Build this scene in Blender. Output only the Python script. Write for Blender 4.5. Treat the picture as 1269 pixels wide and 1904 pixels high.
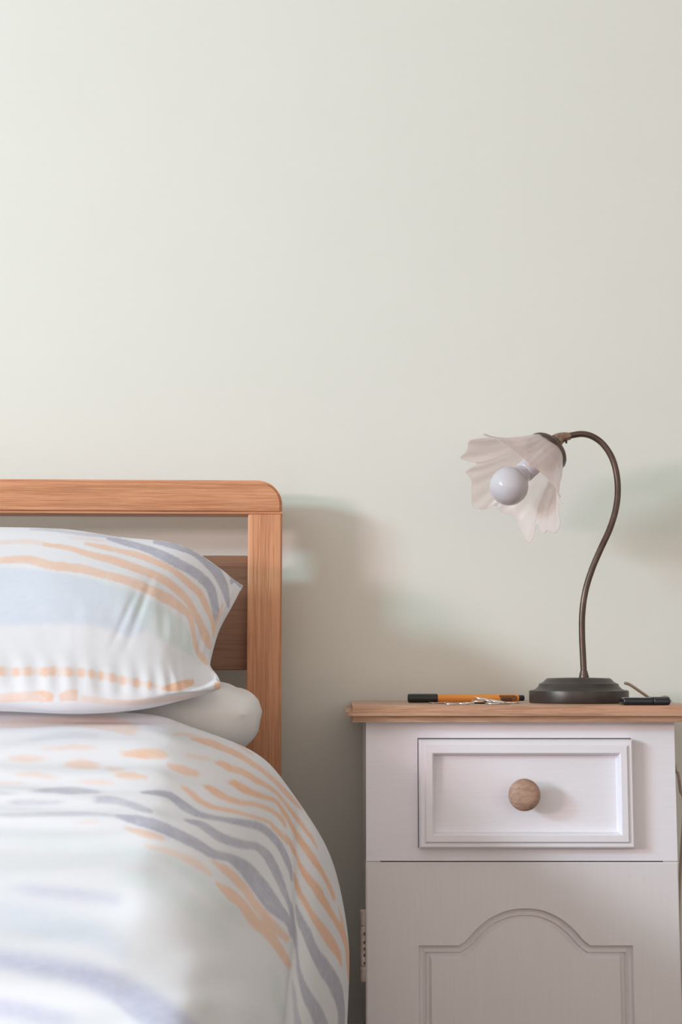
import bpy, bmesh, math, random
import numpy as np
from mathutils import Vector, Matrix
random.seed(7)
S = bpy.context.scene
for o in list(bpy.data.objects): bpy.data.objects.remove(o)
C = S.collection
R = math.radians
PI = math.pi

# ------------------------------------------------------------------ camera
F = 50 / 36 * 1904                      # focal length in pixels of the 1269x1904 frame
PITCH = math.atan(298 / F)
ZC = 0.662                              # eye height
cam = bpy.data.objects.new('camera', bpy.data.cameras.new('camera')); C.objects.link(cam)
cam.location = (0, 0, ZC); cam.rotation_euler = (PI / 2 + PITCH, 0, 0)
cam.data.lens = 50; cam.data.sensor_width = 36; cam.data.sensor_fit = 'AUTO'
cam.data.clip_start = 0.02
cam.data.dof.use_dof = True; cam.data.dof.focus_distance = 1.93; cam.data.dof.aperture_fstop = 9
S.camera = cam
S.view_settings.view_transform = 'Standard'; S.view_settings.look = 'None'
S.view_settings.gamma = 1; S.view_settings.use_curve_mapping = False
S.view_settings.exposure = 0.0

# ------------------------------------------------------------------ light
w = bpy.data.worlds.new('world'); S.world = w; w.use_nodes = True
w.node_tree.nodes['Background'].inputs[0].default_value = (1.0, 0.855, 0.74, 1)
w.node_tree.nodes['Background'].inputs[1].default_value = 1.12

def area(name, loc, size, size_y, col, power, aim):
    l = bpy.data.lights.new(name, 'AREA'); l.shape = 'RECTANGLE'; l.size = size; l.size_y = size_y
    l.color = col; l.energy = power
    o = bpy.data.objects.new(name, l); C.objects.link(o); o.location = loc
    o.rotation_euler = (Vector(aim) - Vector(loc)).to_track_quat('-Z', 'Y').to_euler()
    return o
# daylight through the two halves of the window in the left wall: warm ground light low, cool sky light high
area('window_daylight_low', (-4.26, -1.82, 1.38), 0.86, 0.48, (1.0, 0.77, 0.84), 88, (0.3, 2.1, 0.7))
area('window_daylight_sky', (-4.26, -0.82, 2.00), 0.86, 0.46, (0.54, 0.90, 1.0), 106, (0.3, 2.1, 0.7))

# ------------------------------------------------------------------ helpers
def at(px, py, Y):
    "point of the place at depth Y seen at a pixel of the photograph"
    a = (px - 634.5) / F; b = -(py - 952) / F
    cp, sp = math.cos(PITCH), math.sin(PITCH)
    dy = cp - b * sp; dz = sp + b * cp
    k = Y / dy
    return Vector((a * k, Y, ZC + dz * k))

def tag(o, label=None, cat=None, group=None, kind=None):
    if label: o['label'] = label
    if cat: o['category'] = cat
    if group: o['group'] = group
    if kind: o['kind'] = kind
    return o

def empty(name, loc, label, cat, group=None, rz=0):
    o = bpy.data.objects.new(name, None); C.objects.link(o)
    o.location = loc; o.rotation_euler = (0, 0, rz); o.empty_display_size = 0.05
    return tag(o, label, cat, group)

def obj(name, bm, mat, parent=None, smooth=None, origin=None):
    bmesh.ops.recalc_face_normals(bm, faces=bm.faces)
    me = bpy.data.meshes.new(name)
    if parent is not None and origin is None: origin = parent_origin(parent)
    if origin is not None: bmesh.ops.translate(bm, verts=bm.verts, vec=-Vector(origin))
    bm.to_mesh(me); bm.free()
    if smooth is not None:
        me.polygons.foreach_set('use_smooth', [True] * len(me.polygons))
        if smooth < 180: me.set_sharp_from_angle(angle=R(smooth))
    if mat: me.materials.append(mat)
    o = bpy.data.objects.new(name, me); C.objects.link(o)
    if parent is not None: o.parent = parent
    elif origin is not None: o.location = origin
    return o

def parent_origin(p):
    v = Vector((0, 0, 0))
    while p is not None:
        v += p.location; p = p.parent
    return v

def box(bm, x0, x1, y0, y1, z0, z1, bev=0, seg=2):
    r = bmesh.ops.create_cube(bm, size=1)
    vs = r['verts']
    for v in vs:
        v.co = Vector((x0 + (v.co.x + .5) * (x1 - x0), y0 + (v.co.y + .5) * (y1 - y0), z0 + (v.co.z + .5) * (z1 - z0)))
    if bev:
        es = list({e for v in vs for e in v.link_edges})
        bmesh.ops.bevel(bm, geom=es, offset=bev, segments=seg, affect='EDGES', profile=0.5)

def lathe(bm, prof, n=48, M=None, closed=False):
    rings = []
    for (r, z) in prof:
        if r < 1e-6:
            rings.append([bm.verts.new((0, 0, z))])
        else:
            rings.append([bm.verts.new((r * math.cos(2 * PI * i / n), r * math.sin(2 * PI * i / n), z)) for i in range(n)])
    pairs = list(zip(rings[:-1], rings[1:]))
    if closed: pairs.append((rings[-1], rings[0]))
    for a, b in pairs:
        for i in range(n):
            j = (i + 1) % n
            if len(a) == 1 and len(b) == 1: continue
            if len(a) == 1: bm.faces.new((a[0], b[i], b[j]))
            elif len(b) == 1: bm.faces.new((a[i], a[j], b[0]))
            else: bm.faces.new((a[i], a[j], b[j], b[i]))
    vs = [v for r in rings for v in r]
    if M is not None:
        for v in vs: v.co = M @ v.co
    return vs

def catmull(pts, k=8):
    P = [Vector(p) for p in pts]; P = [2 * P[0] - P[1]] + P + [2 * P[-1] - P[-2]]
    out = []
    for i in range(1, len(P) - 2):
        for j in range(k):
            t = j / k
            out.append(0.5 * ((2 * P[i]) + (-P[i - 1] + P[i + 1]) * t + (2 * P[i - 1] - 5 * P[i] + 4 * P[i + 1] - P[i + 2]) * t * t
                              + (-P[i - 1] + 3 * P[i] - 3 * P[i + 1] + P[i + 2]) * t ** 3))
    out.append(P[-2].copy())
    return out

def tube(bm, path, rad, n=16):
    rs = rad if isinstance(rad, (list, tuple)) else [rad] * len(path)
    up = Vector((0, 1, 0.01)).normalized(); rings = []
    for i, p in enumerate(path):
        d = (path[min(i + 1, len(path) - 1)] - path[max(i - 1, 0)]).normalized()
        a = d.cross(up)
        if a.length < 1e-4: a = d.cross(Vector((1, 0, 0)))
        a.normalize(); b = d.cross(a).normalized()
        rings.append([bm.verts.new(p + rs[i] * (math.cos(2 * PI * k / n) * a + math.sin(2 * PI * k / n) * b)) for k in range(n)])
    for a, b in zip(rings[:-1], rings[1:]):
        for k in range(n):
            bm.faces.new((a[k], a[(k + 1) % n], b[(k + 1) % n], b[k]))
    bm.faces.new(rings[0][::-1]); bm.faces.new(rings[-1])

# natural cubic spline through knots, evaluated at many parameters (numpy)
def spline(xk, Yk, x):
    xk = np.asarray(xk, float); Yk = np.asarray(Yk, float); x = np.asarray(x, float)
    n = len(xk); h = np.diff(xk); sh = Yk.shape[1:]
    A = np.zeros((n, n)); b = np.zeros((n,) + sh); A[0, 0] = A[-1, -1] = 1
    ex = (slice(None),) + (None,) * len(sh)
    for i in range(1, n - 1):
        A[i, i - 1] = h[i - 1]; A[i, i] = 2 * (h[i - 1] + h[i]); A[i, i + 1] = h[i]
        b[i] = 6 * ((Yk[i + 1] - Yk[i]) / h[i] - (Yk[i] - Yk[i - 1]) / h[i - 1])
    M = np.linalg.solve(A, b.reshape(n, -1)).reshape((n,) + sh)
    k = np.clip(np.searchsorted(xk, x) - 1, 0, n - 2)
    hk = h[k][ex]; a = (xk[k + 1] - x)[ex]; c = (x - xk[k])[ex]
    return (M[k] * a ** 3 + M[k + 1] * c ** 3) / (6 * hk) + (Yk[k] / hk - M[k] * hk / 6) * a + (Yk[k + 1] / hk - M[k + 1] * hk / 6) * c

def net(ctrl, uk, vk, us, vs):
    "control grid (rows u, columns v) -> smooth dense grid"
    g = spline(uk, np.asarray(ctrl, float), us)
    return np.swapaxes(spline(vk, np.swapaxes(g, 0, 1), vs), 0, 1)

def vnoise(x, y, seed=0):
    "smooth value noise on numpy arrays"
    rng = np.random.RandomState(seed); T = rng.rand(64, 64)
    xi = np.floor(x).astype(int); yi = np.floor(y).astype(int); fx = x - xi; fy = y - yi
    fx = fx * fx * (3 - 2 * fx); fy = fy * fy * (3 - 2 * fy)
    g = lambda i, j: T[i % 64, j % 64]
    return (g(xi, yi) * (1 - fx) + g(xi + 1, yi) * fx) * (1 - fy) + (g(xi, yi + 1) * (1 - fx) + g(xi + 1, yi + 1) * fx) * fy - .5

def grid_mesh(name, P, mat, col=None, closeP=None):
    "P: (n,m,3) dense sheet; closeP: second sheet sharing the border; col: (n,m,3) print colours"
    n, m = P.shape[:2]
    V = P.reshape(-1, 3); idx = np.arange(n * m).reshape(n, m)
    Fs = np.stack([idx[:-1, :-1], idx[1:, :-1], idx[1:, 1:], idx[:-1, 1:]], -1).reshape(-1, 4)
    cols = None if col is None else col.reshape(-1, 3)
    if closeP is not None:
        inner = closeP[1:-1, 1:-1]; i2 = idx.copy()
        i2[1:-1, 1:-1] = n * m + np.arange((n - 2) * (m - 2)).reshape(n - 2, m - 2)
        V = np.vstack([V, inner.reshape(-1, 3)])
        F2 = np.stack([i2[:-1, :-1], i2[:-1, 1:], i2[1:, 1:], i2[1:, :-1]], -1).reshape(-1, 4)
        Fs = np.vstack([Fs, F2])
        if cols is not None: cols = np.vstack([cols, np.tile([[.80, .80, .85]], (inner.shape[0] * inner.shape[1], 1))])
    org = V.mean(0); org[2] = V[:, 2].min()
    me = bpy.data.meshes.new(name)
    me.from_pydata((V - org).tolist(), [], Fs.tolist())
    if cols is not None:
        a = me.color_attributes.new('print', 'FLOAT_COLOR', 'POINT')
        a.data.foreach_set('color', np.hstack([cols, np.ones((len(cols), 1))]).astype(np.float32).ravel())
    me.polygons.foreach_set('use_smooth', [True] * len(me.polygons))
    me.materials.append(mat); me.update()
    o = bpy.data.objects.new(name, me); C.objects.link(o); o.location = org
    return o

def inside(poly, X, Y):
    c = np.zeros(X.shape, bool); n = len(poly); j = n - 1
    for i in range(n):
        xi, yi = poly[i]; xj, yj = poly[j]
        if yi != yj:
            c ^= ((yi > Y) != (yj > Y)) & (X < (xj - xi) * (Y - yi) / (yj - yi) + xi)
        j = i
    return c

def blur(A, k=1):
    for _ in range(k):
        B = np.pad(A, ((1, 1), (1, 1)) + ((0, 0),) * (A.ndim - 2), 'edge')
        A = (B[:-2, 1:-1] + B[2:, 1:-1] + B[1:-1, :-2] + B[1:-1, 2:] + 2 * B[1:-1, 1:-1]) / 6
    return A

def print_cloth(prints, us, vs, base, k=2):
    "fabric print: stripes given as outlines in the cloth's own coordinates"
    U, V = np.meshgrid(us, vs, indexing='ij')
    col = np.tile(np.array(base, float), U.shape + (1,))
    for (c, a, soft, poly) in prints:
        m = inside(np.array(poly) / 1000.0, U, V).astype(float)
        if soft: m = blur(m, soft)
        m = (m * a)[..., None]
        col = col * (1 - m) + np.array(c) * m
    return blur(col, k)

# ------------------------------------------------------------------ materials
def mat(name):
    m = bpy.data.materials.new(name); m.use_nodes = True
    nt = m.node_tree; b = nt.nodes['Principled BSDF']
    return m, nt, b
def L(nt, a, b): nt.links.new(a, b)
def noise(nt, scale, detail=4, vec=None, rough=.5, dist=0):
    n = nt.nodes.new('ShaderNodeTexNoise'); n.inputs['Scale'].default_value = scale; n.inputs['Detail'].default_value = detail
    n.inputs['Roughness'].default_value = rough; n.inputs['Distortion'].default_value = dist
    if vec is not None: L(nt, vec, n.inputs['Vector'])
    return n
def objcoord(nt, scale=(1, 1, 1)):
    t = nt.nodes.new('ShaderNodeTexCoord'); m = nt.nodes.new('ShaderNodeMapping'); m.inputs['Scale'].default_value = scale
    L(nt, t.outputs['Object'], m.inputs['Vector']); return m.outputs[0]
def ramp(nt, fac, stops):
    r = nt.nodes.new('ShaderNodeValToRGB'); e = r.color_ramp.elements
    while len(e) < len(stops): e.new(.5)
    for k, (p, c) in enumerate(stops): e[k].position = p; e[k].color = (*c, 1)
    L(nt, fac, r.inputs[0]); return r.outputs[0]
def bump(nt, b, h, strength, dist):
    n = nt.nodes.new('ShaderNodeBump'); n.inputs['Strength'].default_value = strength; n.inputs['Distance'].default_value = dist
    L(nt, h, n.inputs['Height']); L(nt, n.outputs[0], b.inputs['Normal'])

def plain(name, col, rough=.5, metal=0, var=.06, scale=40, bmp=0, spec=.5):
    m, nt, b = mat(name)
    n = noise(nt, scale, 3, objcoord(nt))
    c0 = tuple(x * (1 - var) for x in col); c1 = tuple(min(1, x * (1 + var)) for x in col)
    L(nt, ramp(nt, n.outputs[0], [(.3, c0), (.7, c1)]), b.inputs['Base Color'])
    b.inputs['Roughness'].default_value = rough; b.inputs['Metallic'].default_value = metal
    b.inputs['Specular IOR Level'].default_value = spec
    if bmp: bump(nt, b, n.outputs[0], .5, bmp)
    return m

def wood(name, light, dark, scale, rough=.5, fine=1.0, bmp=.0003):
    "scale: object-space stretch, small along the grain"
    m, nt, b = mat(name)
    v = objcoord(nt, scale)
    big = noise(nt, 1.0 * fine, 3, v, .5, .6)
    fin = noise(nt, 6.0 * fine, 5, v, .65, .2)
    mix = nt.nodes.new('ShaderNodeMath'); mix.operation = 'MULTIPLY_ADD'; mix.inputs[1].default_value = .55
    L(nt, fin.outputs[0], mix.inputs[0])
    h = nt.nodes.new('ShaderNodeMath'); h.operation = 'MULTIPLY'; h.inputs[1].default_value = .45
    L(nt, big.outputs[0], h.inputs[0]); L(nt, h.outputs[0], mix.inputs[2])
    mid = tuple((a + c) / 2 for a, c in zip(light, dark))
    L(nt, ramp(nt, mix.outputs[0], [(.38, dark), (.47, mid), (.55, light)]), b.inputs['Base Color'])
    b.inputs['Roughness'].default_value = rough; b.inputs['Specular IOR Level'].default_value = .3
    bump(nt, b, mix.outputs[0], .4, bmp)
    return m

M_wall = plain('wall_paint', (.795, .805, .755), .9, var=.006, scale=9, spec=.1)
M_ceil = plain('ceiling_paint', (.85, .85, .84), .9, var=.005)
M_floor = wood('floor_wood', (.20, .13, .08), (.13, .08, .05), (3, 60, 60), .5)
M_frame = plain('window_paint', (.85, .85, .84), .4)
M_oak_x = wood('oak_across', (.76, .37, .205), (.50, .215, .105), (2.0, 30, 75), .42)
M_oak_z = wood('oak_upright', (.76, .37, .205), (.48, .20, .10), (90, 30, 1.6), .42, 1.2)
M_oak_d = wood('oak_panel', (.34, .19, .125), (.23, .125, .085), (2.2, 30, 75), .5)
M_top = wood('pine_top', (.60, .365, .245), (.37, .195, .12), (3.0, 40, 70), .38)
M_knob = wood('pine_knob', (.50, .33, .25), (.33, .20, .145), (30, 50, 110), .5)
M_gap_shade = plain('gap_shade_black', (.03, .025, .02), .9)

def paint(name, col, s):
    m, nt, b = mat(name)
    n = noise(nt, 1, 4, objcoord(nt, s), .6)
    L(nt, ramp(nt, n.outputs[0], [(.3, tuple(c * .965 for c in col)), (.7, col)]), b.inputs['Base Color'])
    b.inputs['Roughness'].default_value = .42; b.inputs['Specular IOR Level'].default_value = .35
    bump(nt, b, n.outputs[0], .35, .0004)
    return m
M_paint = paint('brushed_white_paint', (.80, .77, .80), (420, 420, 14))
M_paint_x_lit = paint('brushed_white_paint_across_lit', (.89, .88, .95), (12, 420, 420))  # same white paint, lightened and blued to stand in for cool daylight

def cloth(name, attr=True, col=(.8, .8, .82)):
    m, nt, b = mat(name)
    v = objcoord(nt)
    if attr:
        a = nt.nodes.new('ShaderNodeAttribute'); a.attribute_name = 'print'
        n = noise(nt, 90, 4, v, .7)
        mx = nt.nodes.new('ShaderNodeMix'); mx.data_type = 'RGBA'; mx.blend_type = 'MIX'
        mr = nt.nodes.new('ShaderNodeMapRange'); mr.inputs[1].default_value = .35; mr.inputs[2].default_value = .75
        mr.inputs[3].default_value = 0.0; mr.inputs[4].default_value = .30
        L(nt, n.outputs[0], mr.inputs[0]); L(nt, mr.outputs[0], mx.inputs[0])
        L(nt, a.outputs['Color'], mx.inputs[6]); mx.inputs[7].default_value = (.84, .84, .86, 1)
        L(nt, mx.outputs[2], b.inputs['Base Color'])
    else: b.inputs['Base Color'].default_value = (*col, 1)
    b.inputs['Roughness'].default_value = .95; b.inputs['Specular IOR Level'].default_value = .1
    nb = noise(nt, 700, 2, v, .5)
    bump(nt, b, nb.outputs[0], .25, .0004)
    return m
M_print = cloth('printed_cotton')
M_white = cloth('white_cotton', False, (.90, .88, .885))

M_bronze = plain('bronze', (.12, .085, .070), .36, .7, .2, 60)
M_bronze2 = plain('worn_bronze', (.34, .22, .16), .4, .6, .35, 160)
M_base = plain('dark_pewter', (.062, .051, .045), .38, .35, .15, 60)
M_black = plain('black_plastic', (.022, .024, .026), .35)
M_gloss = plain('glossy_black_plastic', (.012, .014, .022), .15)
M_orange = plain('orange_plastic', (.80, .31, .06), .35, var=.02)
M_ink = plain('dark_print', (.10, .045, .02), .5)
M_silver = plain('silver_metal', (.78, .75, .73), .22, .95, .12, 300)
M_copper = plain('copper_metal', (.50, .33, .27), .3, .8, .15, 300)
M_cord = plain('cord_plastic', (.45, .36, .29), .5)
M_bulb = plain('opal_glass', (.62, .60, .65), .12, var=.01)
M_hinge = plain('painted_metal', (.50, .43, .41), .5, var=.12, scale=160)
M_screw = plain('worn_metal', (.16, .13, .11), .45, .6, .3, 200)

def shade_glass():
    m = bpy.data.materials.new('pink_frosted_glass'); m.use_nodes = True; nt = m.node_tree; nt.nodes.clear()
    out = nt.nodes.new('ShaderNodeOutputMaterial')
    tr = nt.nodes.new('ShaderNodeBsdfTransparent'); tr.inputs[0].default_value = (.985, .955, .95, 1)
    df = nt.nodes.new('ShaderNodeBsdfDiffuse'); df.inputs[0].default_value = (.97, .89, .88, 1)
    tl = nt.nodes.new('ShaderNodeBsdfTranslucent'); tl.inputs[0].default_value = (.97, .89, .88, 1)
    gl = nt.nodes.new('ShaderNodeBsdfGlossy'); gl.inputs[1].default_value = .35; gl.inputs[0].default_value = (1, .97, .97, 1)
    lw = nt.nodes.new('ShaderNodeLayerWeight'); lw.inputs[0].default_value = .42
    mr = nt.nodes.new('ShaderNodeMapRange'); mr.inputs[3].default_value = .30; mr.inputs[4].default_value = .9
    L(nt, lw.outputs['Facing'], mr.inputs[0])
    m1 = nt.nodes.new('ShaderNodeMixShader'); m1.inputs[0].default_value = .5; L(nt, df.outputs[0], m1.inputs[1]); L(nt, tl.outputs[0], m1.inputs[2])
    m2 = nt.nodes.new('ShaderNodeMixShader'); m2.inputs[0].default_value = .035; L(nt, m1.outputs[0], m2.inputs[1]); L(nt, gl.outputs[0], m2.inputs[2])
    m3 = nt.nodes.new('ShaderNodeMixShader'); L(nt, mr.outputs[0], m3.inputs[0]); L(nt, tr.outputs[0], m3.inputs[1]); L(nt, m2.outputs[0], m3.inputs[2])
    L(nt, m3.outputs[0], out.inputs[0])
    return m
M_shade = shade_glass()

# ------------------------------------------------------------------ the room
YW = 2.16; XL = -4.2; XR = 3.0; YF = -2.4; ZT = 2.6; TH = .12
def struct(name, boxes, m):
    bm = bmesh.new()
    for b in boxes: box(bm, *b)
    return tag(obj(name, bm, m), kind='structure')
struct('wall_back', [(XL - TH, XR + TH, YW, YW + TH, 0, ZT)], M_wall)
wy0, wy1, wz0, wz1 = -2.32, -.30, 1.06, 2.32
struct('wall_left', [(XL - TH, XL, YF, wy0, 0, ZT), (XL - TH, XL, wy1, YW, 0, ZT),
                     (XL - TH, XL, wy0, wy1, 0, wz0), (XL - TH, XL, wy0, wy1, wz1, ZT)], M_wall)
struct('wall_right', [(XR, XR + TH, YF, YW, 0, ZT)], M_wall)
struct('floor', [(XL - TH, XR + TH, YF, YW + TH, -.1, 0)], M_floor)
struct('ceiling', [(XL - TH, XR + TH, YF, YW + TH, ZT, ZT + .1)], M_ceil)
f = .035
struct('window_1', [(XL - .07, XL - .03, wy0, wy0 + f, wz0, wz1), (XL - .07, XL - .03, wy1 - f, wy1, wz0, wz1),
                    (XL - .07, XL - .03, wy0 + f, wy1 - f, wz0, wz0 + f), (XL - .07, XL - .03, wy0 + f, wy1 - f, wz1 - f, wz1)], M_frame)

# ------------------------------------------------------------------ bed
YH = 2.045; HT = .055                                   # headboard front and thickness
piv = at(525, 960, YH)
bed = empty('bed', (piv.x, YH, 0), 'oak bed with rounded slatted headboard against the pale wall', 'bed')
hx1 = 0.0; W = 1.50
zt_ = at(500, 893, YH).z; zr = at(480, 955, YH).z; pw = .0495; rad = .036
def bed_part(name, bm, m, smooth=40):
    o = obj(name, bm, m, bed, smooth, origin=(0, 0, 0)); return o
def arc_rail():
    # top rail with rounded outer corners, extruded in depth, bevelled
    bm = bmesh.new(); pts = [(-W, zr)]
    pts += [(-W + rad - rad * math.cos(a), zt_ - rad + rad * math.sin(a)) for a in np.linspace(0, PI / 2, 14)]
    pts += [(-rad + rad * math.sin(a), zt_ - rad + rad * math.cos(a)) for a in np.linspace(0, PI / 2, 14)]
    pts += [(0, zr)]
    vs = [bm.verts.new((x, 0, z)) for x, z in pts]; fc = bm.faces.new(vs)
    r = bmesh.ops.extrude_face_region(bm, geom=[fc])
    for v in r['geom']:
        if isinstance(v, bmesh.types.BMVert): v.co.y += HT
    bmesh.ops.recalc_face_normals(bm, faces=bm.faces)
    es = [e for e in bm.edges if len(e.link_faces) == 2 and e.calc_face_angle(0) > R(50) and abs(e.verts[0].co.y - e.verts[1].co.y) < .001]
    bmesh.ops.bevel(bm, geom=es, offset=.004, segments=3, affect='EDGES')
    return bm
bed_part('headboard_rail', arc_rail(), M_oak_x)
for x in (-pw, -W):
    bm = bmesh.new(); box(bm, x, x + pw, 0, HT, 0, zr - .0006, .003, 3); bed_part('headboard_post', bm, M_oak_z)
zp1 = at(460, 1033, YH + .02).z; zp0 = at(460, 1246, YH + .02).z
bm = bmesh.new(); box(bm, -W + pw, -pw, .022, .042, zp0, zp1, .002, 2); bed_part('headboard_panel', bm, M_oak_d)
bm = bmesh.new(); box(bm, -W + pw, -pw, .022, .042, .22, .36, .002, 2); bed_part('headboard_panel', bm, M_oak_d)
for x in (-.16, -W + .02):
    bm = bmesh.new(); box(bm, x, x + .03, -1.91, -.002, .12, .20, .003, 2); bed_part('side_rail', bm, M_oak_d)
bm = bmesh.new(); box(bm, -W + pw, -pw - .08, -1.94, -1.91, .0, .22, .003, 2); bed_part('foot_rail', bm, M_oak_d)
bm = bmesh.new(); box(bm, -W + .055, -.20, -1.90, -.01, .14, .275, .03, 4)
o = bed_part('mattress', bm, M_white)
bm = bmesh.new(); box(bm, -W + .055, -.13, -.36, -.01, .276, .515, .03, 4); bed_part('bolster', bm, M_white)
bed.rotation_euler = (0, 0, R(2.2))

# ---- lower pillow: plain white, lying flat
def pillow_grid(nu, nv):
    us = np.linspace(-1, 1, nu); vs = np.linspace(-1, 1, nv); U, V = np.meshgrid(us, vs, indexing='ij')
    return U, V
U, V = pillow_grid(150, 110)
px0, px1 = -.80, -.1035; py0, py1 = 1.675, 2.0
cx, cy = (px0 + px1) / 2, (py0 + py1) / 2; hx, hy = (px1 - px0) / 2, (py1 - py0) / 2
x = cx + hx * U * (1 - .03 * V ** 4); y = cy + hy * V * (1 - .08 * (1 - U ** 2) - .30 * np.abs(U) ** 9)
prof = (np.clip(1 - np.abs(U) ** 6, 0, 1) ** .40) * (np.clip(1 - np.abs(V) ** 3.0, 0, 1) ** .6)
zc = ZC - .043
wr = .0022 * np.sin(U * 60 + 3 * V + 4 * vnoise(U * 3 + 9, V * 4 + 9, 3)) * np.clip((U - .80) / .12, 0, 1) * np.clip((1 - U) / .05, 0, 1)
wr += .006 * vnoise(U * 4 + 5, V * 3 + 5, 8)
zt = zc + (.041 + wr) * prof; zb = zc - (.085 - .01 * U) * prof ** .75
zt += np.where(U > .5, -.008 * (U - .5) * 2, 0); 
low = grid_mesh('pillow', np.stack([x, y, zt], -1), M_white, None, np.stack([x, y, zb], -1))
tag(low, 'plain white pillow lying flat underneath the striped pillow', 'pillow')
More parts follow.
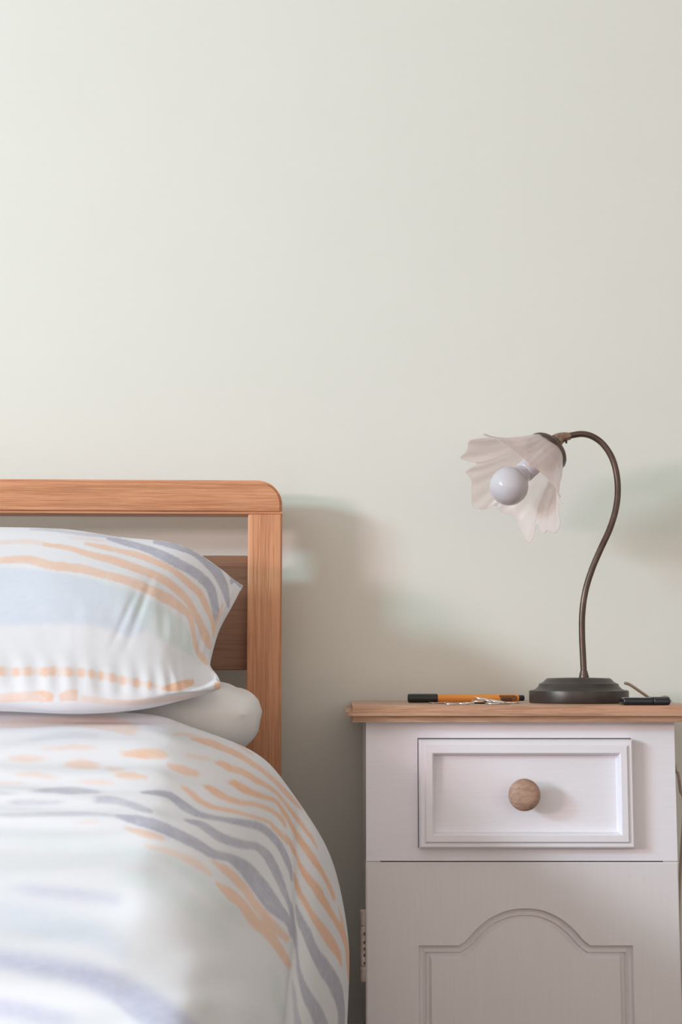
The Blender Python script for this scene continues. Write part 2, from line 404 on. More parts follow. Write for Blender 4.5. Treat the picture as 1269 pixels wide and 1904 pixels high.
# fabric prints: (ink, strength, softness, outline in thousandths of the cloth's own coordinates)
DUVET_PRINT = [
('O',0.45,2,[(61.7,0),(61.7,154.9),(61.6,158.6),(61.7,162.1),(61.8,165.7),(61.8,169.2),(61.4,172.7),(60.3,176.1),(58.4,179.5),(56.4,182.9),(55.2,186.4),(55.6,189.9),(57.7,193.5),(60.4,197.4),(63,201.2),(65.3,205),(67.6,208.5),(69.9,211.9),(72.4,215.1),(75.1,218.4),(77.6,221.5),(79.8,224.4),(81.5,226.9),(83.1,228.9),(84.6,230.9),(86.3,233),(87.9,235.4),(49.4,236.6),(45,234.2),(38.4,232),(29.4,229.6),(24.7,227.1),(21.4,224.3),(18.7,221.2),(16.3,218),(14.3,214.6),(12.9,211.1),(12.2,207.5),(12.3,203.9),(13.2,200.1),(14.4,196.2),(15.7,192.5),(16.9,188.8),(17.9,185.3),(18.9,181.8),(19.9,178.3),(21,174.9),(22.3,171.5),(23.8,168.1),(25.6,164.6),(27.5,161.2),(29.5,157.6),(32.2,154.1),(32.2,0)]),
('O',0.65,1,[(134.2,226.5),(134.8,229.7),(135.3,233.2),(135.8,236.9),(136.1,240.9),(135.9,245.1),(135.3,249.7),(134.2,254.6),(132.7,259.7),(131.1,264.5),(129.5,268.9),(128,272.4),(126.3,275.5),(124.6,278.7),(122.7,282.2),(120.6,285.9),(115.3,286.2),(113.7,282.9),(111.6,279.9),(109.8,276.4),(108.7,272.3),(108.8,267.4),(110,262.3),(111.8,257.2),(113.9,252.3),(116,247.8),(117.9,243.7),(119.8,239.8),(122,236.1),(124.1,232.6),(126.2,229.3),(128.1,226.2)]),
('O',0.4,2,[(132.7,179.2),(132,183.1),(131.3,187.1),(130.6,191.1),(129.9,194.9),(129.2,198.2),(128.7,201),(128.2,203.2),(127.8,205.3),(127.4,207.4),(127,209.7),(122.9,209.7),(122,207.4),(120.8,205.4),(119.6,203.2),(118.7,200.8),(118.7,197.9),(119.8,194.5),(121.7,190.7),(124,186.8),(126.3,182.8),(128.4,179)]),
('Q',0.25,4,[(113,170.6),(110.2,174.8),(107.1,179.1),(104,183.3),(101.3,187.4),(99.6,191.3),(99,195),(99.3,198.7),(100,202.4),(100.8,206.2),(101,210.1),(81.4,209.5),(80.1,205.6),(78.2,201.8),(76.6,198.1),(76,194.3),(76.8,190.4),(79.6,186.3),(83.8,182.2),(88.6,178.1),(93.4,174),(97.8,169.8)]),
('O',0.4,2,[(101.6,312),(100.3,317.1),(99.1,322),(97.8,326.7),(96.5,330.9),(95,334.4),(93.2,337.1),(91.3,339.2),(89.4,341),(87.4,342.5),(85.6,344.3),(81,344),(81.3,342.1),(81.5,340.4),(81.7,338.7),(82.1,336.6),(83,334),(84.4,330.5),(86.3,326.4),(88.5,321.8),(90.8,316.9),(93.1,311.8)]),
('B',0.45,50,[(531.2,0),(531.2,167.6),(535.3,173),(540.5,178.4),(546.6,183.9),(552.8,189.5),(558.1,195.3),(561.1,201.1),(562.3,206.8),(562.9,212.4),(563.7,218),(565.3,223.9),(568.2,230.8),(571.7,239.6),(575.1,251.2),(577.6,267.5),(578.3,290.3),(549.7,302.1),(547,281.4),(542.1,262.4),(532.9,247.3),(520.2,235),(510,225.3),(504.1,217.4),(500.5,210.6),(498.1,204.6),(496.2,199.3),(494.4,194.2),(492.6,189),(491.1,183.8),(489.7,178.6),(488.2,173.3),(486.3,168),(486.3,0)]),
('G',0.75,60,[(619.2,0),(619.2,173.1),(621.6,177.3),(624,181.4),(626.4,185.5),(628.9,189.7),(631.5,194),(634.3,198.6),(636.9,203.4),(639.5,208.4),(641.9,213.4),(644.1,218.1),(646.2,222.7),(648,227.1),(649.9,231.6),(651.9,236.3),(654.4,241.7),(657.4,247.9),(660.9,254.8),(665,262.8),(669.8,272.5),(674.8,285.3),(680.8,301.8),(690,315.9),(700.1,327.4),(710.2,337.9),(719.6,347.6),(727.7,356.9),(735,366.6),(743.2,377.5),(751.7,390.8),(758.1,407.1),(647.1,477.1),(652.6,453.9),(655.8,431.1),(655.4,411.8),(651.1,396),(643.2,382.4),(632.7,370.1),(622.2,358.2),(613.9,346.4),(607.5,334.7),(603.2,322.7),(601.2,309.8),(601.2,294.2),(602.2,277.1),(602.1,263.1),(601,252.2),(599.6,243.7),(598.2,236.7),(597.1,230.8),(596.1,225.5),(595.2,220.3),(594.3,215),(593.5,209.6),(592.6,204.5),(591.8,199.5),(590.8,194.9),(589.8,190.5),(588.9,186.2),(587.9,182.1),(586.8,177.9),(585.5,173.7),(585.5,0)]),
('G',0.6,50,[(718.4,0),(718.4,165.2),(720.7,169.6),(723.2,174),(725.8,178.4),(728.5,182.8),(731.3,187.3),(734,191.8),(736.7,196.5),(739.4,201.3),(741.9,206.3),(744.3,211.4),(708,214.7),(704.5,209.9),(701.3,205.4),(698.4,201),(695.7,196.8),(693.3,192.7),(691,188.6),(688.9,184.5),(686.7,180.4),(684.5,176.4),(682.2,172.2),(682.2,0)]),
('T',0.4,25,[(356.8,171.6),(359.3,177.9),(361.5,184.4),(363.6,190.8),(365.4,197.2),(367.1,203.4),(368.4,209.4),(369.5,215.4),(370.7,221.6),(372.4,228),(375.2,235.1),(378.9,243.2),(382.3,252.5),(384.1,263.3),(384,276.3),(382,290.7),(352,292),(351.1,277.5),(349.2,264.3),(347.4,253.1),(345.8,243.7),(344.4,235.4),(343.1,228),(342,221.4),(341.1,215.2),(340,209.2),(338.7,203.2),(336.9,197),(335.2,190.6),(333.4,184.1),(331.6,177.7),(329.5,171.3)]),
('T',0.45,25,[(361.1,308),(365.5,316.2),(369.6,323.6),(373.9,330.7),(378.6,337.4),(384.1,344),(390.8,350.5),(398.4,356.9),(405.4,363.3),(410.6,369.8),(414.2,376.5),(416.8,383.6),(418.3,391.7),(418.4,400.7),(417.3,410.5),(415,420.4),(412.2,429.5),(409.3,437.3),(406.3,444.1),(403.3,450.6),(400.2,457.4),(386.8,460.5),(387.9,454.1),(388.6,448.3),(389.2,442.5),(389.7,436.1),(390.1,428.5),(390,419.8),(388.3,410.7),(384.6,401.9),(379.4,393.6),(374,385.7),(369.8,378.1),(366.5,370.5),(363.7,363.2),(361,356.2),(358.1,349.3),(354.9,342.6),(351.6,335.8),(348.1,328.8),(344.5,321.6),(340.7,313.8)]),
('T',0.35,25,[(440.9,247),(445,259.3),(448.1,274.7),(450.1,291.4),(452.2,306.8),(455.5,319.7),(459.8,331.7),(464.3,343.5),(468,355.4),(470.6,367.3),(471.7,379.1),(471.5,391.2),(470.1,404.5),(467.6,419.9),(464.3,437.2),(460.5,455.2),(431.8,464.8),(433.5,448.3),(434.4,432.1),(435.7,415.8),(436.8,400.6),(436.9,387),(435.4,374.5),(431.8,362.2),(426.6,350),(420.7,337.6),(414.9,324.9),(411.4,311.1),(411.2,294.8),(412.2,277.3),(412.2,261.9),(410,249.4)]),
('T',0.45,6,[(421.2,565.9),(422.3,572.7),(423,579.7),(423.6,586.1),(424.6,591.4),(426.2,595.3),(428.8,598),(432.9,600.6),(438.3,603.8),(443.6,608.4),(447.2,615),(447.9,623.2),(446.6,632),(443.9,641.1),(440.1,650.4),(435.1,660.1),(380.9,682.8),(382.8,674.2),(399.5,659),(411.9,646.1),(414.9,638.2),(415.1,632.6),(412.9,629),(408.4,626.4),(402.1,624),(395.7,620.7),(392.2,615),(392.7,607.1),(395.3,598.6),(398.6,590.1),(401.4,582),(403.3,574.3)]),
('G',0.5,30,[(469.7,175.7),(472.3,182.3),(475,188.9),(477.5,195.6),(479.5,202.4),(480.8,209.2),(481.5,216.2),(481.9,223.5),(482,231.8),(482,241.7),(481.9,254.9),(467.9,254.4),(467.2,241.5),(465.9,231.6),(464.1,223.3),(462.1,215.9),(460.4,208.9),(459,202.1),(457.7,195.3),(456.6,188.7),(455.3,182.1),(453.8,175.6)]),
('Q',0.95,0,[(224,253.5),(223.7,257.7),(222.8,262.2),(221.7,266.9),(220.5,271.9),(219.2,277.1),(217.6,282.7),(215.7,288.3),(214.1,293.6),(213.3,298.5),(213.8,303),(216,307.3),(219.4,311.7),(223,316.3),(226.4,321),(228.9,325.6),(230.6,329.8),(232,333.8),(232.9,337.8),(233.3,342),(233.1,346.4),(232.1,351.2),(230.3,356.3),(228.2,361.4),(226.2,366.6),(224.5,371.7),(222.9,377),(220.8,382.7),(217.6,388.8),(213.3,395.5),(209.1,402.3),(205.2,409),(201.1,415.7),(196.9,422.3),(192.6,428.6),(188.9,434.5),(185.6,439.8),(182.9,444.6),(180.6,449.1),(178.8,453.7),(177.2,458.8),(175.9,464.4),(175,470.5),(174.6,476.5),(174.5,482.4),(174.9,487.7),(176,492.6),(177.7,497.3),(179.7,501.8),(181.8,506.3),(183.5,510.5),(184.9,514.4),(186.1,518),(187.4,521.5),(188.7,524.8),(189.9,528.1),(191.3,531.2),(192.7,534.1),(194.2,537),(195.7,539.9),(197,543),(190.6,546.6),(188.2,544.2),(185.7,541.9),(183.1,539.6),(180.5,537.2),(177.9,534.5),(175.2,531.7),(172.4,528.9),(169.4,526),(166.5,522.8),(163.8,519.1),(161.2,515.1),(158.5,510.7),(156.1,505.9),(154.1,500.7),(152.8,495.3),(152.2,489.4),(152.2,483.1),(152.8,476.5),(153.7,470),(155.2,463.6),(156.9,457.6),(159,451.9),(161.5,446.2),(164.6,440.3),(168.4,433.9),(173.1,427),(178.3,420.1),(183.5,413.3),(188.2,406.8),(192,400.7),(195.6,394.6),(199.8,388.5),(204.9,382.3),(209.7,376.5),(212.9,371.2),(214.8,366),(216.2,360.9),(217.1,355.9),(217.4,351.3),(217.2,347),(216.1,343.3),(214.3,339.9),(211.9,336.6),(209,333.2),(206.1,329.6),(202.8,325.8),(199.2,321.7),(195.8,317),(193.4,311.7),(192.5,306),(193.1,299.9),(194.8,293.7),(197.2,287.6),(199.9,281.6),(202.7,275.9),(205.4,270.3),(208.2,265.3),(211,260.7),(213.5,256.5),(215.6,252.6)]),
('Q',0.9,0,[(259.1,331.1),(260.1,335.5),(260.8,339.8),(261.5,344),(262.4,348),(263.9,351.9),(266.1,355.8),(269,360.1),(272,364.9),(274.6,370.2),(275.8,376.1),(275.4,382.5),(273.3,389.5),(269.1,397.4),(264,405.7),(259.1,414.2),(252.9,422.7),(245.1,431.1),(237.7,438.7),(231.7,445.1),(227.6,450.6),(225.2,455.9),(223.9,460.9),(223.5,465.7),(223.7,470.7),(224.1,475.8),(225,481.3),(226.6,487.1),(228.9,493.1),(231.5,499),(233.7,504.8),(235.7,510.3),(237.7,515.5),(239.7,520.7),(241.8,525.8),(243.8,530.7),(245.5,535.4),(247.1,540),(248.7,544.4),(250.2,548.6),(251.9,552.6),(253.9,556.3),(256.2,559.6),(259,562.7),(261.9,565.7),(264.7,568.8),(245.2,578.9),(244.9,574.7),(243.5,571),(241.7,567.4),(239.5,563.9),(237.1,560.2),(234.6,556.3),(232,552.5),(229.2,548.5),(226.4,544.5),(223.4,540.3),(220.2,535.9),(216.7,531.5),(213.3,526.7),(210.3,521.5),(207.8,516.1),(205.5,510.3),(203.2,504.2),(201,497.7),(199.3,491.1),(198.5,484.5),(198.8,478.1),(199.8,471.8),(201.8,465.2),(204.7,458.3),(208.7,450.7),(214.1,442.7),(220.5,434.8),(227.1,427.1),(233.4,419.6),(238.6,412.4),(242.5,405.1),(245.2,397.9),(247.1,391),(248.5,384.7),(249.4,379.1),(249,374.1),(247.1,369.2),(244.4,364.3),(241.8,359.2),(240.5,354.1),(241,349.2),(242.9,344.6),(245.6,340.2),(248.5,335.8),(250.9,331.4)]),
('Q',0.7,1,[(257.4,213.9),(257.5,216.6),(257.4,219.6),(257.3,222.6),(257.2,225.5),(257.3,228.2),(257.6,230.8),(258.2,233.5),(259,236.2),(259.9,238.9),(260.9,241.6),(262,243.9),(263.4,245.8),(265.1,247.6),(267.1,249.9),(269.1,252.9),(270.7,256.8),(271.7,261.5),(271.9,266.9),(271.6,272.7),(270.8,278.6),(259.6,279.3),(257.2,273.3),(254,267.4),(251.5,262),(249.7,257.4),(248.7,253.7),(248.1,250.9),(247.8,248.8),(247.7,246.9),(247.5,244.9),(247.1,242.5),(246.2,239.9),(244.9,237.1),(243.3,234.2),(241.5,231.2),(240.1,228),(239.3,224.9),(239.1,221.8),(239.3,218.8),(239.6,216),(239.8,213.2)]),
('Q',0.95,0,[(293.7,230.7),(296.3,234.4),(298.4,238.4),(300.2,242.7),(301.8,247.4),(303.2,252.6),(304.5,258.7),(305.7,265.5),(306.7,272.9),(307.3,280.6),(307.3,288.4),(307.5,296.2),(307.8,303.7),(308.5,310.6),(309.4,317),(310.4,323),(311.4,328.8),(312.3,334.5),(313.3,340),(314.1,345.4),(314.8,350.4),(315.6,355.2),(316.5,360.1),(317.3,365.1),(317.6,370.5),(316.9,376.3),(314.2,382.5),(310.1,388.8),(306.1,394.9),(303.2,400.7),(301.4,406.3),(300.7,412.3),(300.5,418.5),(300.8,424.8),(301.4,431.4),(301.8,438.5),(302.4,445.9),(303.5,453.5),(305.3,461.2),(307.4,469),(309.7,476.6),(312.5,483.9),(315.8,491.4),(318.9,499.3),(321.1,507.8),(321.7,516.9),(319.8,526.7),(315.9,536.7),(311.1,546),(306.5,554.6),(303.1,562),(301.7,568.3),(301.7,573.9),(302.6,579.4),(303.5,585.1),(303,591.6),(285.7,600.4),(285.7,594.8),(282.3,590.7),(277.7,586.8),(273.7,581.9),(271.5,575.2),(270.7,567),(270.2,558.5),(269.5,550.2),(268.4,542.6),(266.8,535.7),(265,528.6),(263.2,520.7),(261.5,512.4),(260.1,503.8),(259.3,495.2),(259,486.8),(259,478.2),(259.6,469.4),(260.8,460.1),(262.9,450.7),(265.8,441.4),(269.3,432.4),(273.2,423.7),(277.4,415.2),(281.8,406.9),(286,399.2),(289.5,392.6),(292.4,387),(294.5,382),(295.6,377.5),(295.7,373),(294.8,368.4),(293.2,363.6),(291.3,358.7),(289.6,353.5),(288.2,348.2),(286.9,342.9),(285.5,337.3),(284.2,331.7),(283.1,326),(282.1,320.1),(281.2,313.9),(280.6,307),(280.4,299.3),(280.6,290.9),(281,282.3),(281.6,274),(282.3,266.4),(282.9,259.6),(283.3,253.5),(283.6,248),(284,243),(284.3,238.5),(284.6,234.5),(284.6,230.7)]),
('Q',0.5,2,[(291.5,0),(291.5,160.2),(291.8,163.5),(292.2,166.6),(292.6,169.8),(293,173.1),(293.3,176.6),(293.4,180.6),(293.5,184.9),(293.4,189.3),(293.1,193.7),(292.8,197.8),(292.5,201.5),(291.9,205.2),(291.4,208.8),(291,212.2),(290.9,215.5),(291.2,218.7),(291.8,221.7),(292.6,224.6),(293.3,227.6),(293.8,230.9),(284.5,230.5),(283.6,227.2),(282.5,224.2),(281.5,221.3),(280.6,218.2),(279.8,215),(279.3,211.6),(278.9,208.1),(278.6,204.6),(278.5,200.9),(278.6,197.1),(279.1,193),(279.8,188.7),(280.7,184.3),(281.5,180.1),(282,176.2),(282.3,172.7),(282.5,169.5),(282.7,166.4),(282.8,163.3),(283,160),(283,0)]),
('Q',0.75,1,[(235.8,176.5),(236,178.8),(236,181),(236.1,183.3),(236.2,185.5),(236.3,187.6),(236.6,189.6),(237.1,191.6),(237.6,193.5),(237.9,195.4),(237.9,197.3),(237.4,199.3),(236.6,201.3),(235.6,203.4),(234.5,205.4),(233.6,207.3),(232.8,209.2),(232.1,211),(231.5,212.7),(230.8,214.5),(230.2,216.4),(222.8,216.2),(221.8,214.3),(220.7,212.4),(219.7,210.6),(218.7,208.7),(217.9,206.8),(217.2,204.8),(216.4,202.7),(215.7,200.6),(215.3,198.5),(215.1,196.5),(215.3,194.5),(215.9,192.6),(216.7,190.8),(217.8,188.9),(219,186.9),(220.3,184.8),(222,182.7),(223.8,180.5),(225.7,178.4),(227.4,176.2)]),
('Q',0.5,2,[(240.9,0),(240.9,158.9),(241.5,167.1),(235.8,167),(232.8,158.9),(232.8,0)]),
('Q',0.5,2,[(257.9,164.2),(258.3,166.2),(258.8,168.1),(259.2,170.1),(259.6,172),(259.8,173.9),(259.9,175.7),(260,177.5),(259.9,179.4),(259.7,181.4),(259.5,183.4),(259.2,185.6),(258.8,187.8),(258.3,190.1),(257.8,192.4),(257.3,194.7),(251.9,194.5),(251.8,192.2),(251.7,189.8),(251.5,187.5),(251.3,185.3),(251,183.2),(250.5,181.2),(249.7,179.3),(248.9,177.5),(248.3,175.6),(248,173.6),(248.2,171.7),(248.8,169.8),(249.5,167.8),(250.3,165.9),(251,164)]),
('O',0.7,1,[(142.2,286.9),(142.7,293.6),(143.3,300),(143.7,306),(144,311.4),(143.9,316.2),(143.2,320.4),(141.9,324.3),(140.5,327.9),(139,331.4),(137.7,334.9),(125.2,334.7),(125,331.3),(124.7,327.8),(124.5,324.2),(124.5,320.5),(125,316.3),(126.1,311.7),(127.7,306.4),(129.5,300.5),(131.5,294.1),(133.1,287.4)]),
('O',0.7,1,[(193.1,225.1),(193.6,227.3),(194,229.5),(194.3,231.9),(194.4,234.4),(194.1,237.3),(193.3,240.5),(192.1,244.1),(190.6,248.2),(188.8,252.6),(186.9,257.5),(180.6,257.2),(180.9,252.4),(180.8,248),(180.4,243.8),(179.8,240.1),(179.6,236.8),(180.1,233.9),(181.3,231.3),(182.7,229),(184.2,226.9),(185.4,224.8)]),
('O',0.6,1,[(134.6,228.7),(134.9,232),(135.2,235.7),(135.4,239.6),(135.4,243.8),(135,248.3),(134.2,253.3),(132.9,258.8),(131.1,265),(129,271.8),(126.6,279),(119.1,278.6),(119.6,271.4),(119.5,264.7),(119.3,258.6),(119.3,252.9),(119.8,247.7),(121.1,243),(122.9,238.9),(124.9,235.1),(126.8,231.6),(128.5,228.4)]),
('O',0.6,1,[(165.8,192.4),(167.3,194.5),(169.1,196.8),(171,199),(172.5,201.2),(173.5,203.2),(173.7,205.1),(173.4,207),(172.7,208.9),(171.9,210.8),(171.2,212.8),(153.4,212.4),(151.6,210.4),(149.8,208.5),(148.2,206.5),(147,204.5),(146.6,202.5),(147.1,200.3),(148.2,198.2),(149.8,196.1),(151.4,194),(152.9,191.9)]),
('O',0.5,1,[(175.5,217.7),(177.5,218.9),(179.6,220.2),(181.4,221.6),(182.6,223),(183,224.5),(182.4,225.9),(181,227.3),(179.1,228.6),(177,229.8),(175.1,231.1),(165.5,230.3),(165,228.8),(164.5,227.4),(164,226),(163.4,224.7),(162.8,223.6),(162.3,222.4),(161.6,221.2),(161,220),(160.3,218.7),(159.6,217.5)]),
('O',0.45,2,[(153.9,161.6),(154.4,163.5),(154.9,165.4),(155.4,167.3),(155.7,169.2),(155.6,171),(155,172.9),(154.1,174.7),(153,176.5),(151.9,178.4),(150.8,180.2),(144.4,180.1),(143.9,178.2),(143.3,176.4),(142.7,174.5),(142.3,172.7),(142.2,170.8),(142.4,169),(142.9,167.1),(143.6,165.2),(144.3,163.4),(144.9,161.5)]),
('O',0.4,2,[(192.1,165.8),(192.9,168.3),(193.7,171),(194.6,173.5),(195.5,176),(196.3,178.3),(197.2,180.4),(198.2,182.4),(199.1,184.5),(200.1,186.5),(201.1,188.6),(195.6,188.8),(193.3,186.7),(190.7,184.7),(188,182.7),(185.7,180.6),(184.2,178.3),(183.7,175.8),(184.2,173.3),(185,170.8),(185.9,168.2),(186.6,165.7)]),
('O',0.4,2,[(206.3,201.1),(207.2,203.5),(208.3,206),(209.2,208.6),(209.8,211.1),(210.1,213.6),(209.8,216),(209.2,218.4),(208.3,220.7),(207.3,223.1),(206.4,225.7),(202.4,225.6),(202.2,223),(201.8,220.5),(201.4,218.2),(201.1,215.8),(200.9,213.4),(201,211),(201.2,208.5),(201.6,206),(201.9,203.5),(202.1,201.1)]),
('O',0.35,2,[(208.3,0),(208.3,158),(208.7,159.3),(209.2,160.6),(209.6,161.9),(210,163.2),(210.2,164.5),(210.1,165.8),(209.8,167.1),(209.5,168.3),(209.2,169.6),(208.9,170.9),(203.6,170.7),(203.2,169.4),(202.8,168.2),(202.4,166.9),(202.1,165.6),(201.9,164.3),(201.9,163),(202,161.8),(202.2,160.5),(202.5,159.2),(202.7,157.9),(202.7,0)]),
('O',0.35,2,[(306.4,203.3),(306.8,205.1),(307.1,207),(307.5,208.8),(307.7,210.7),(307.6,212.5),(307.1,214.1),(306.5,215.7),(305.6,217.2),(304.8,218.7),(303.9,220.3),(300.6,220),(300.9,218.4),(301.3,216.8),(301.6,215.3),(301.9,213.8),(302.1,212.2),(302.4,210.5),(302.6,208.7),(302.8,206.8),(303,205),(303.2,203.2)]),
('O',0.6,1,[(314.4,240.4),(318.7,245.2),(323.5,250.6),(326.9,256.6),(328.8,263.2),(329.5,270.6),(329,278.7),(327.8,287.2),(326,295.4),(324,303.1),(322.1,310.1),(314.4,310.2),(314.6,303.3),(314.8,295.7),(315,287.7),(315,279.7),(314.5,271.8),(313.5,264.3),(312.2,257.4),(311,251.1),(310.1,245.6),(309.3,240.7)]),
('O',0.45,2,[(346.1,274.7),(346.6,284.7),(346.8,294.9),(346.8,304),(346.8,311.8),(347,318.3),(347.1,323.8),(347.3,328.8),(347.6,333.3),(347.9,337.6),(348.4,341.8),(349.1,345.8),(349.9,349.7),(350.9,353.5),(351.8,357.3),(352.7,361.1),(353.6,365.1),(354.5,369.1),(355.5,373.4),(356.4,377.9),(357.1,382.7),(347.4,385.2),(345.2,380.8),(342.8,376.6),(340.3,372.5),(338.1,368.4),(336.4,364.2),(335,360.1),(334,356),(333.2,351.9),(332.7,347.7),(332.3,343.4),(332,339),(331.9,334.4),(332,329.7),(332.4,324.6),(333.1,318.8),(334.2,312.1),(335.7,304.3),(337.5,295.1),(339.1,285.1),(340.4,275.1)]),
('O',0.7,1,[(324.5,376.8),(327.1,381.9),(329.3,387.5),(331.2,393.4),(332.6,399.7),(333.5,406.6),(333.7,414.2),(333.3,422.2),(332.5,430.5),(331.9,439),(332,447.5),(333.5,455.8),(336.4,463.8),(340.8,471.5),(345.2,479.2),(348.1,487.2),(349.6,495.4),(350.3,503.6),(350.1,512),(349.3,520.8),(347.7,530.4),(345,540.7),(341.5,551.7),(337.1,563),(331.5,574.8),(324.8,586.6),(304.9,591.1),(311.3,579.2),(315.9,567.9),(319.3,557),(321.7,546.7),(323.4,537.2),(324.5,528.4),(325,520.3),(324.9,512.5),(324.1,504.9),(322.4,497.5),(319.8,490),(316.4,482.3),(312.9,474.3),(310,465.9),(308.4,457.3),(307.8,448.5),(308,439.7),(308.7,430.9),(309.8,422.1),(310.9,413.6),(312.3,405.3),(314.1,397.4),(316.2,390.3),(318,383.8),(318.9,377.9)]),
('O',0.75,1,[(368.3,392.4),(374.2,397),(380.5,401.6),(385.9,406.5),(389.5,412),(391.1,418),(390.9,424.5),(389.4,431.1),(387.5,437.6),(385.8,444),(384.9,450.5),(384.9,457.4),(385.3,465),(385.8,473.1),(385.9,481.7),(385.1,490.9),(383.2,500.2),(380.5,509.1),(377.8,517.6),(375.3,525.4),(373.4,532.8),(372.1,540.2),(371,548),(369.9,556.1),(368.8,564.5),(367.3,573.3),(365.6,582.4),(363.4,591.7),(360.7,601.1),(356.5,610.9),(347.4,622.3),(308.4,636.5),(311.9,628.5),(330.7,613),(336.2,602.6),(338.3,593.5),(339.7,584.6),(340.5,576.1),(340.8,567.9),(340.9,559.7),(341.2,551.4),(342.2,542.7),(344.3,533.6),(347.1,524.8),(350,516.5),(352.5,509),(354,502.1),(354.3,495.5),(353.5,488.7),(351.7,481.9),(349.3,475.2),(347,468.7),(345.2,462.6),(343.9,456.8),(343.3,451),(343.8,444.7),(345.5,437.3),(348.4,428.7),(351.9,419.4),(355.1,410.5),(357.5,402.3),(359,395.1)]),
('O',0.7,0,[(4.5,367.1),(5.7,369.5),(7,372),(8.3,374.4),(9.7,377),(11.2,379.6),(12.7,382.3),(14.2,385.1),(15.7,388),(16.9,391),(11.1,391.8),(9.4,388.9),(7.6,386),(5.7,383.2),(3.9,380.5),(2.3,377.8),(0.8,375.2),(0.2,372.6),(0.5,370),(0.1,367.5)]),
('O',0.45,1,[(53.5,287.5),(49.2,290.9),(44.9,294.2),(40.9,297.3),(37.6,300.3),(35,303.3),(33,306.5),(31.5,309.9),(30.5,313.1),(29.9,316.2),(29.5,318.8),(29.5,321),(29.8,322.8),(30.3,324.5),(31,326.3),(31.5,328.1),(18.2,328.7),(17.9,326.9),(17.6,325.2),(17.2,323.3),(17.1,321.3),(17.4,319),(17.9,316.2),(18.7,313.1),(19.9,309.7),(21.5,306.2),(23.6,302.6),(26.6,299.3),(30.2,296.1),(34.9,293),(39.9,289.9),(44.9,286.7)]),
('O',0.8,0,[(42.5,316),(43,318.6),(43.7,321.3),(44.4,323.8),(45.1,326.2),(45.7,328.5),(46.3,330.7),(46.8,332.8),(47.2,334.9),(47.6,336.8),(48,338.8),(48.2,340.8),(48.3,342.8),(48.4,344.8),(48.6,347),(48.8,349.4),(49.1,351.9),(49.4,354.4),(49.6,357.1),(49.9,359.7),(50.2,362.4),(50.5,365.1),(50.8,367.9),(51.1,370.7),(51.4,373.6),(51.8,376.3),(52.3,378.9),(52.9,381.4),(53.6,384),(54.2,386.7),(54.7,389.7),(54.8,392.9),(54.7,396.2),(54.5,399.6),(54.2,403.3),(54,407.5),(53.7,412.5),(53.1,418.4),(52.1,424.8),(50.6,430.9),(49.1,436),(48.1,439.5),(47.6,441.7),(47.5,443.4),(47.4,445.2),(47.2,447.7),(46.8,450.9),(46.4,454.5),(45.8,458.2),(45.2,462),(44.4,465.6),(43.4,469),(42.3,472.3),(41,475.6),(39.6,478.9),(38,482.1),(36,485.3),(33.5,488.5),(29.9,491.8),(24.7,495.5),(20.7,498.6),(17.8,501.2),(15.6,503.5),(13.9,505.6),(12.4,507.6),(11.1,509.7),(6.3,510.4),(5.7,508.7),(5.1,507.1),(4.6,505.4),(4.4,503.5),(4.4,501.4),(5,499),(6,496.5),(7.3,493.9),(8.8,491),(10.3,488.2),(11.6,485.2),(12.6,482.2),(13.5,479.1),(14.5,475.8),(15.8,472.5),(17.4,468.8),(19.3,464.9),(21.3,460.8),(23.3,456.9),(25,453.3),(26.2,450.6),(27,448.6),(27.8,446.5),(29.1,443.8),(30.5,440),(32.3,434.8),(34.1,428.5),(35.4,421.9),(36.2,415.8),(36.5,410.5),(36.6,406),(36.7,402.1),(36.6,398.5),(36.4,395.3),(35.9,392.1),(35.1,389.2),(34,386.5),(32.8,383.8),(31.4,381.1),(30.1,378.3),(28.6,375.5),(27.2,372.6),(25.8,369.8),(24.5,366.9),(23.4,364.2),(22.4,361.4),(21.6,358.7),(20.9,356),(20.2,353.4),(19.5,351),(18.5,348.8),(17.5,346.6),(16.5,344.4),(15.9,342.2),(15.7,340),(16.1,337.7),(16.9,335.5),(18,333.3),(19.4,331.1),(20.9,328.8),(22.6,326.4),(24.8,324),(27.2,321.4),(29.8,318.8),(33,316.1)]),
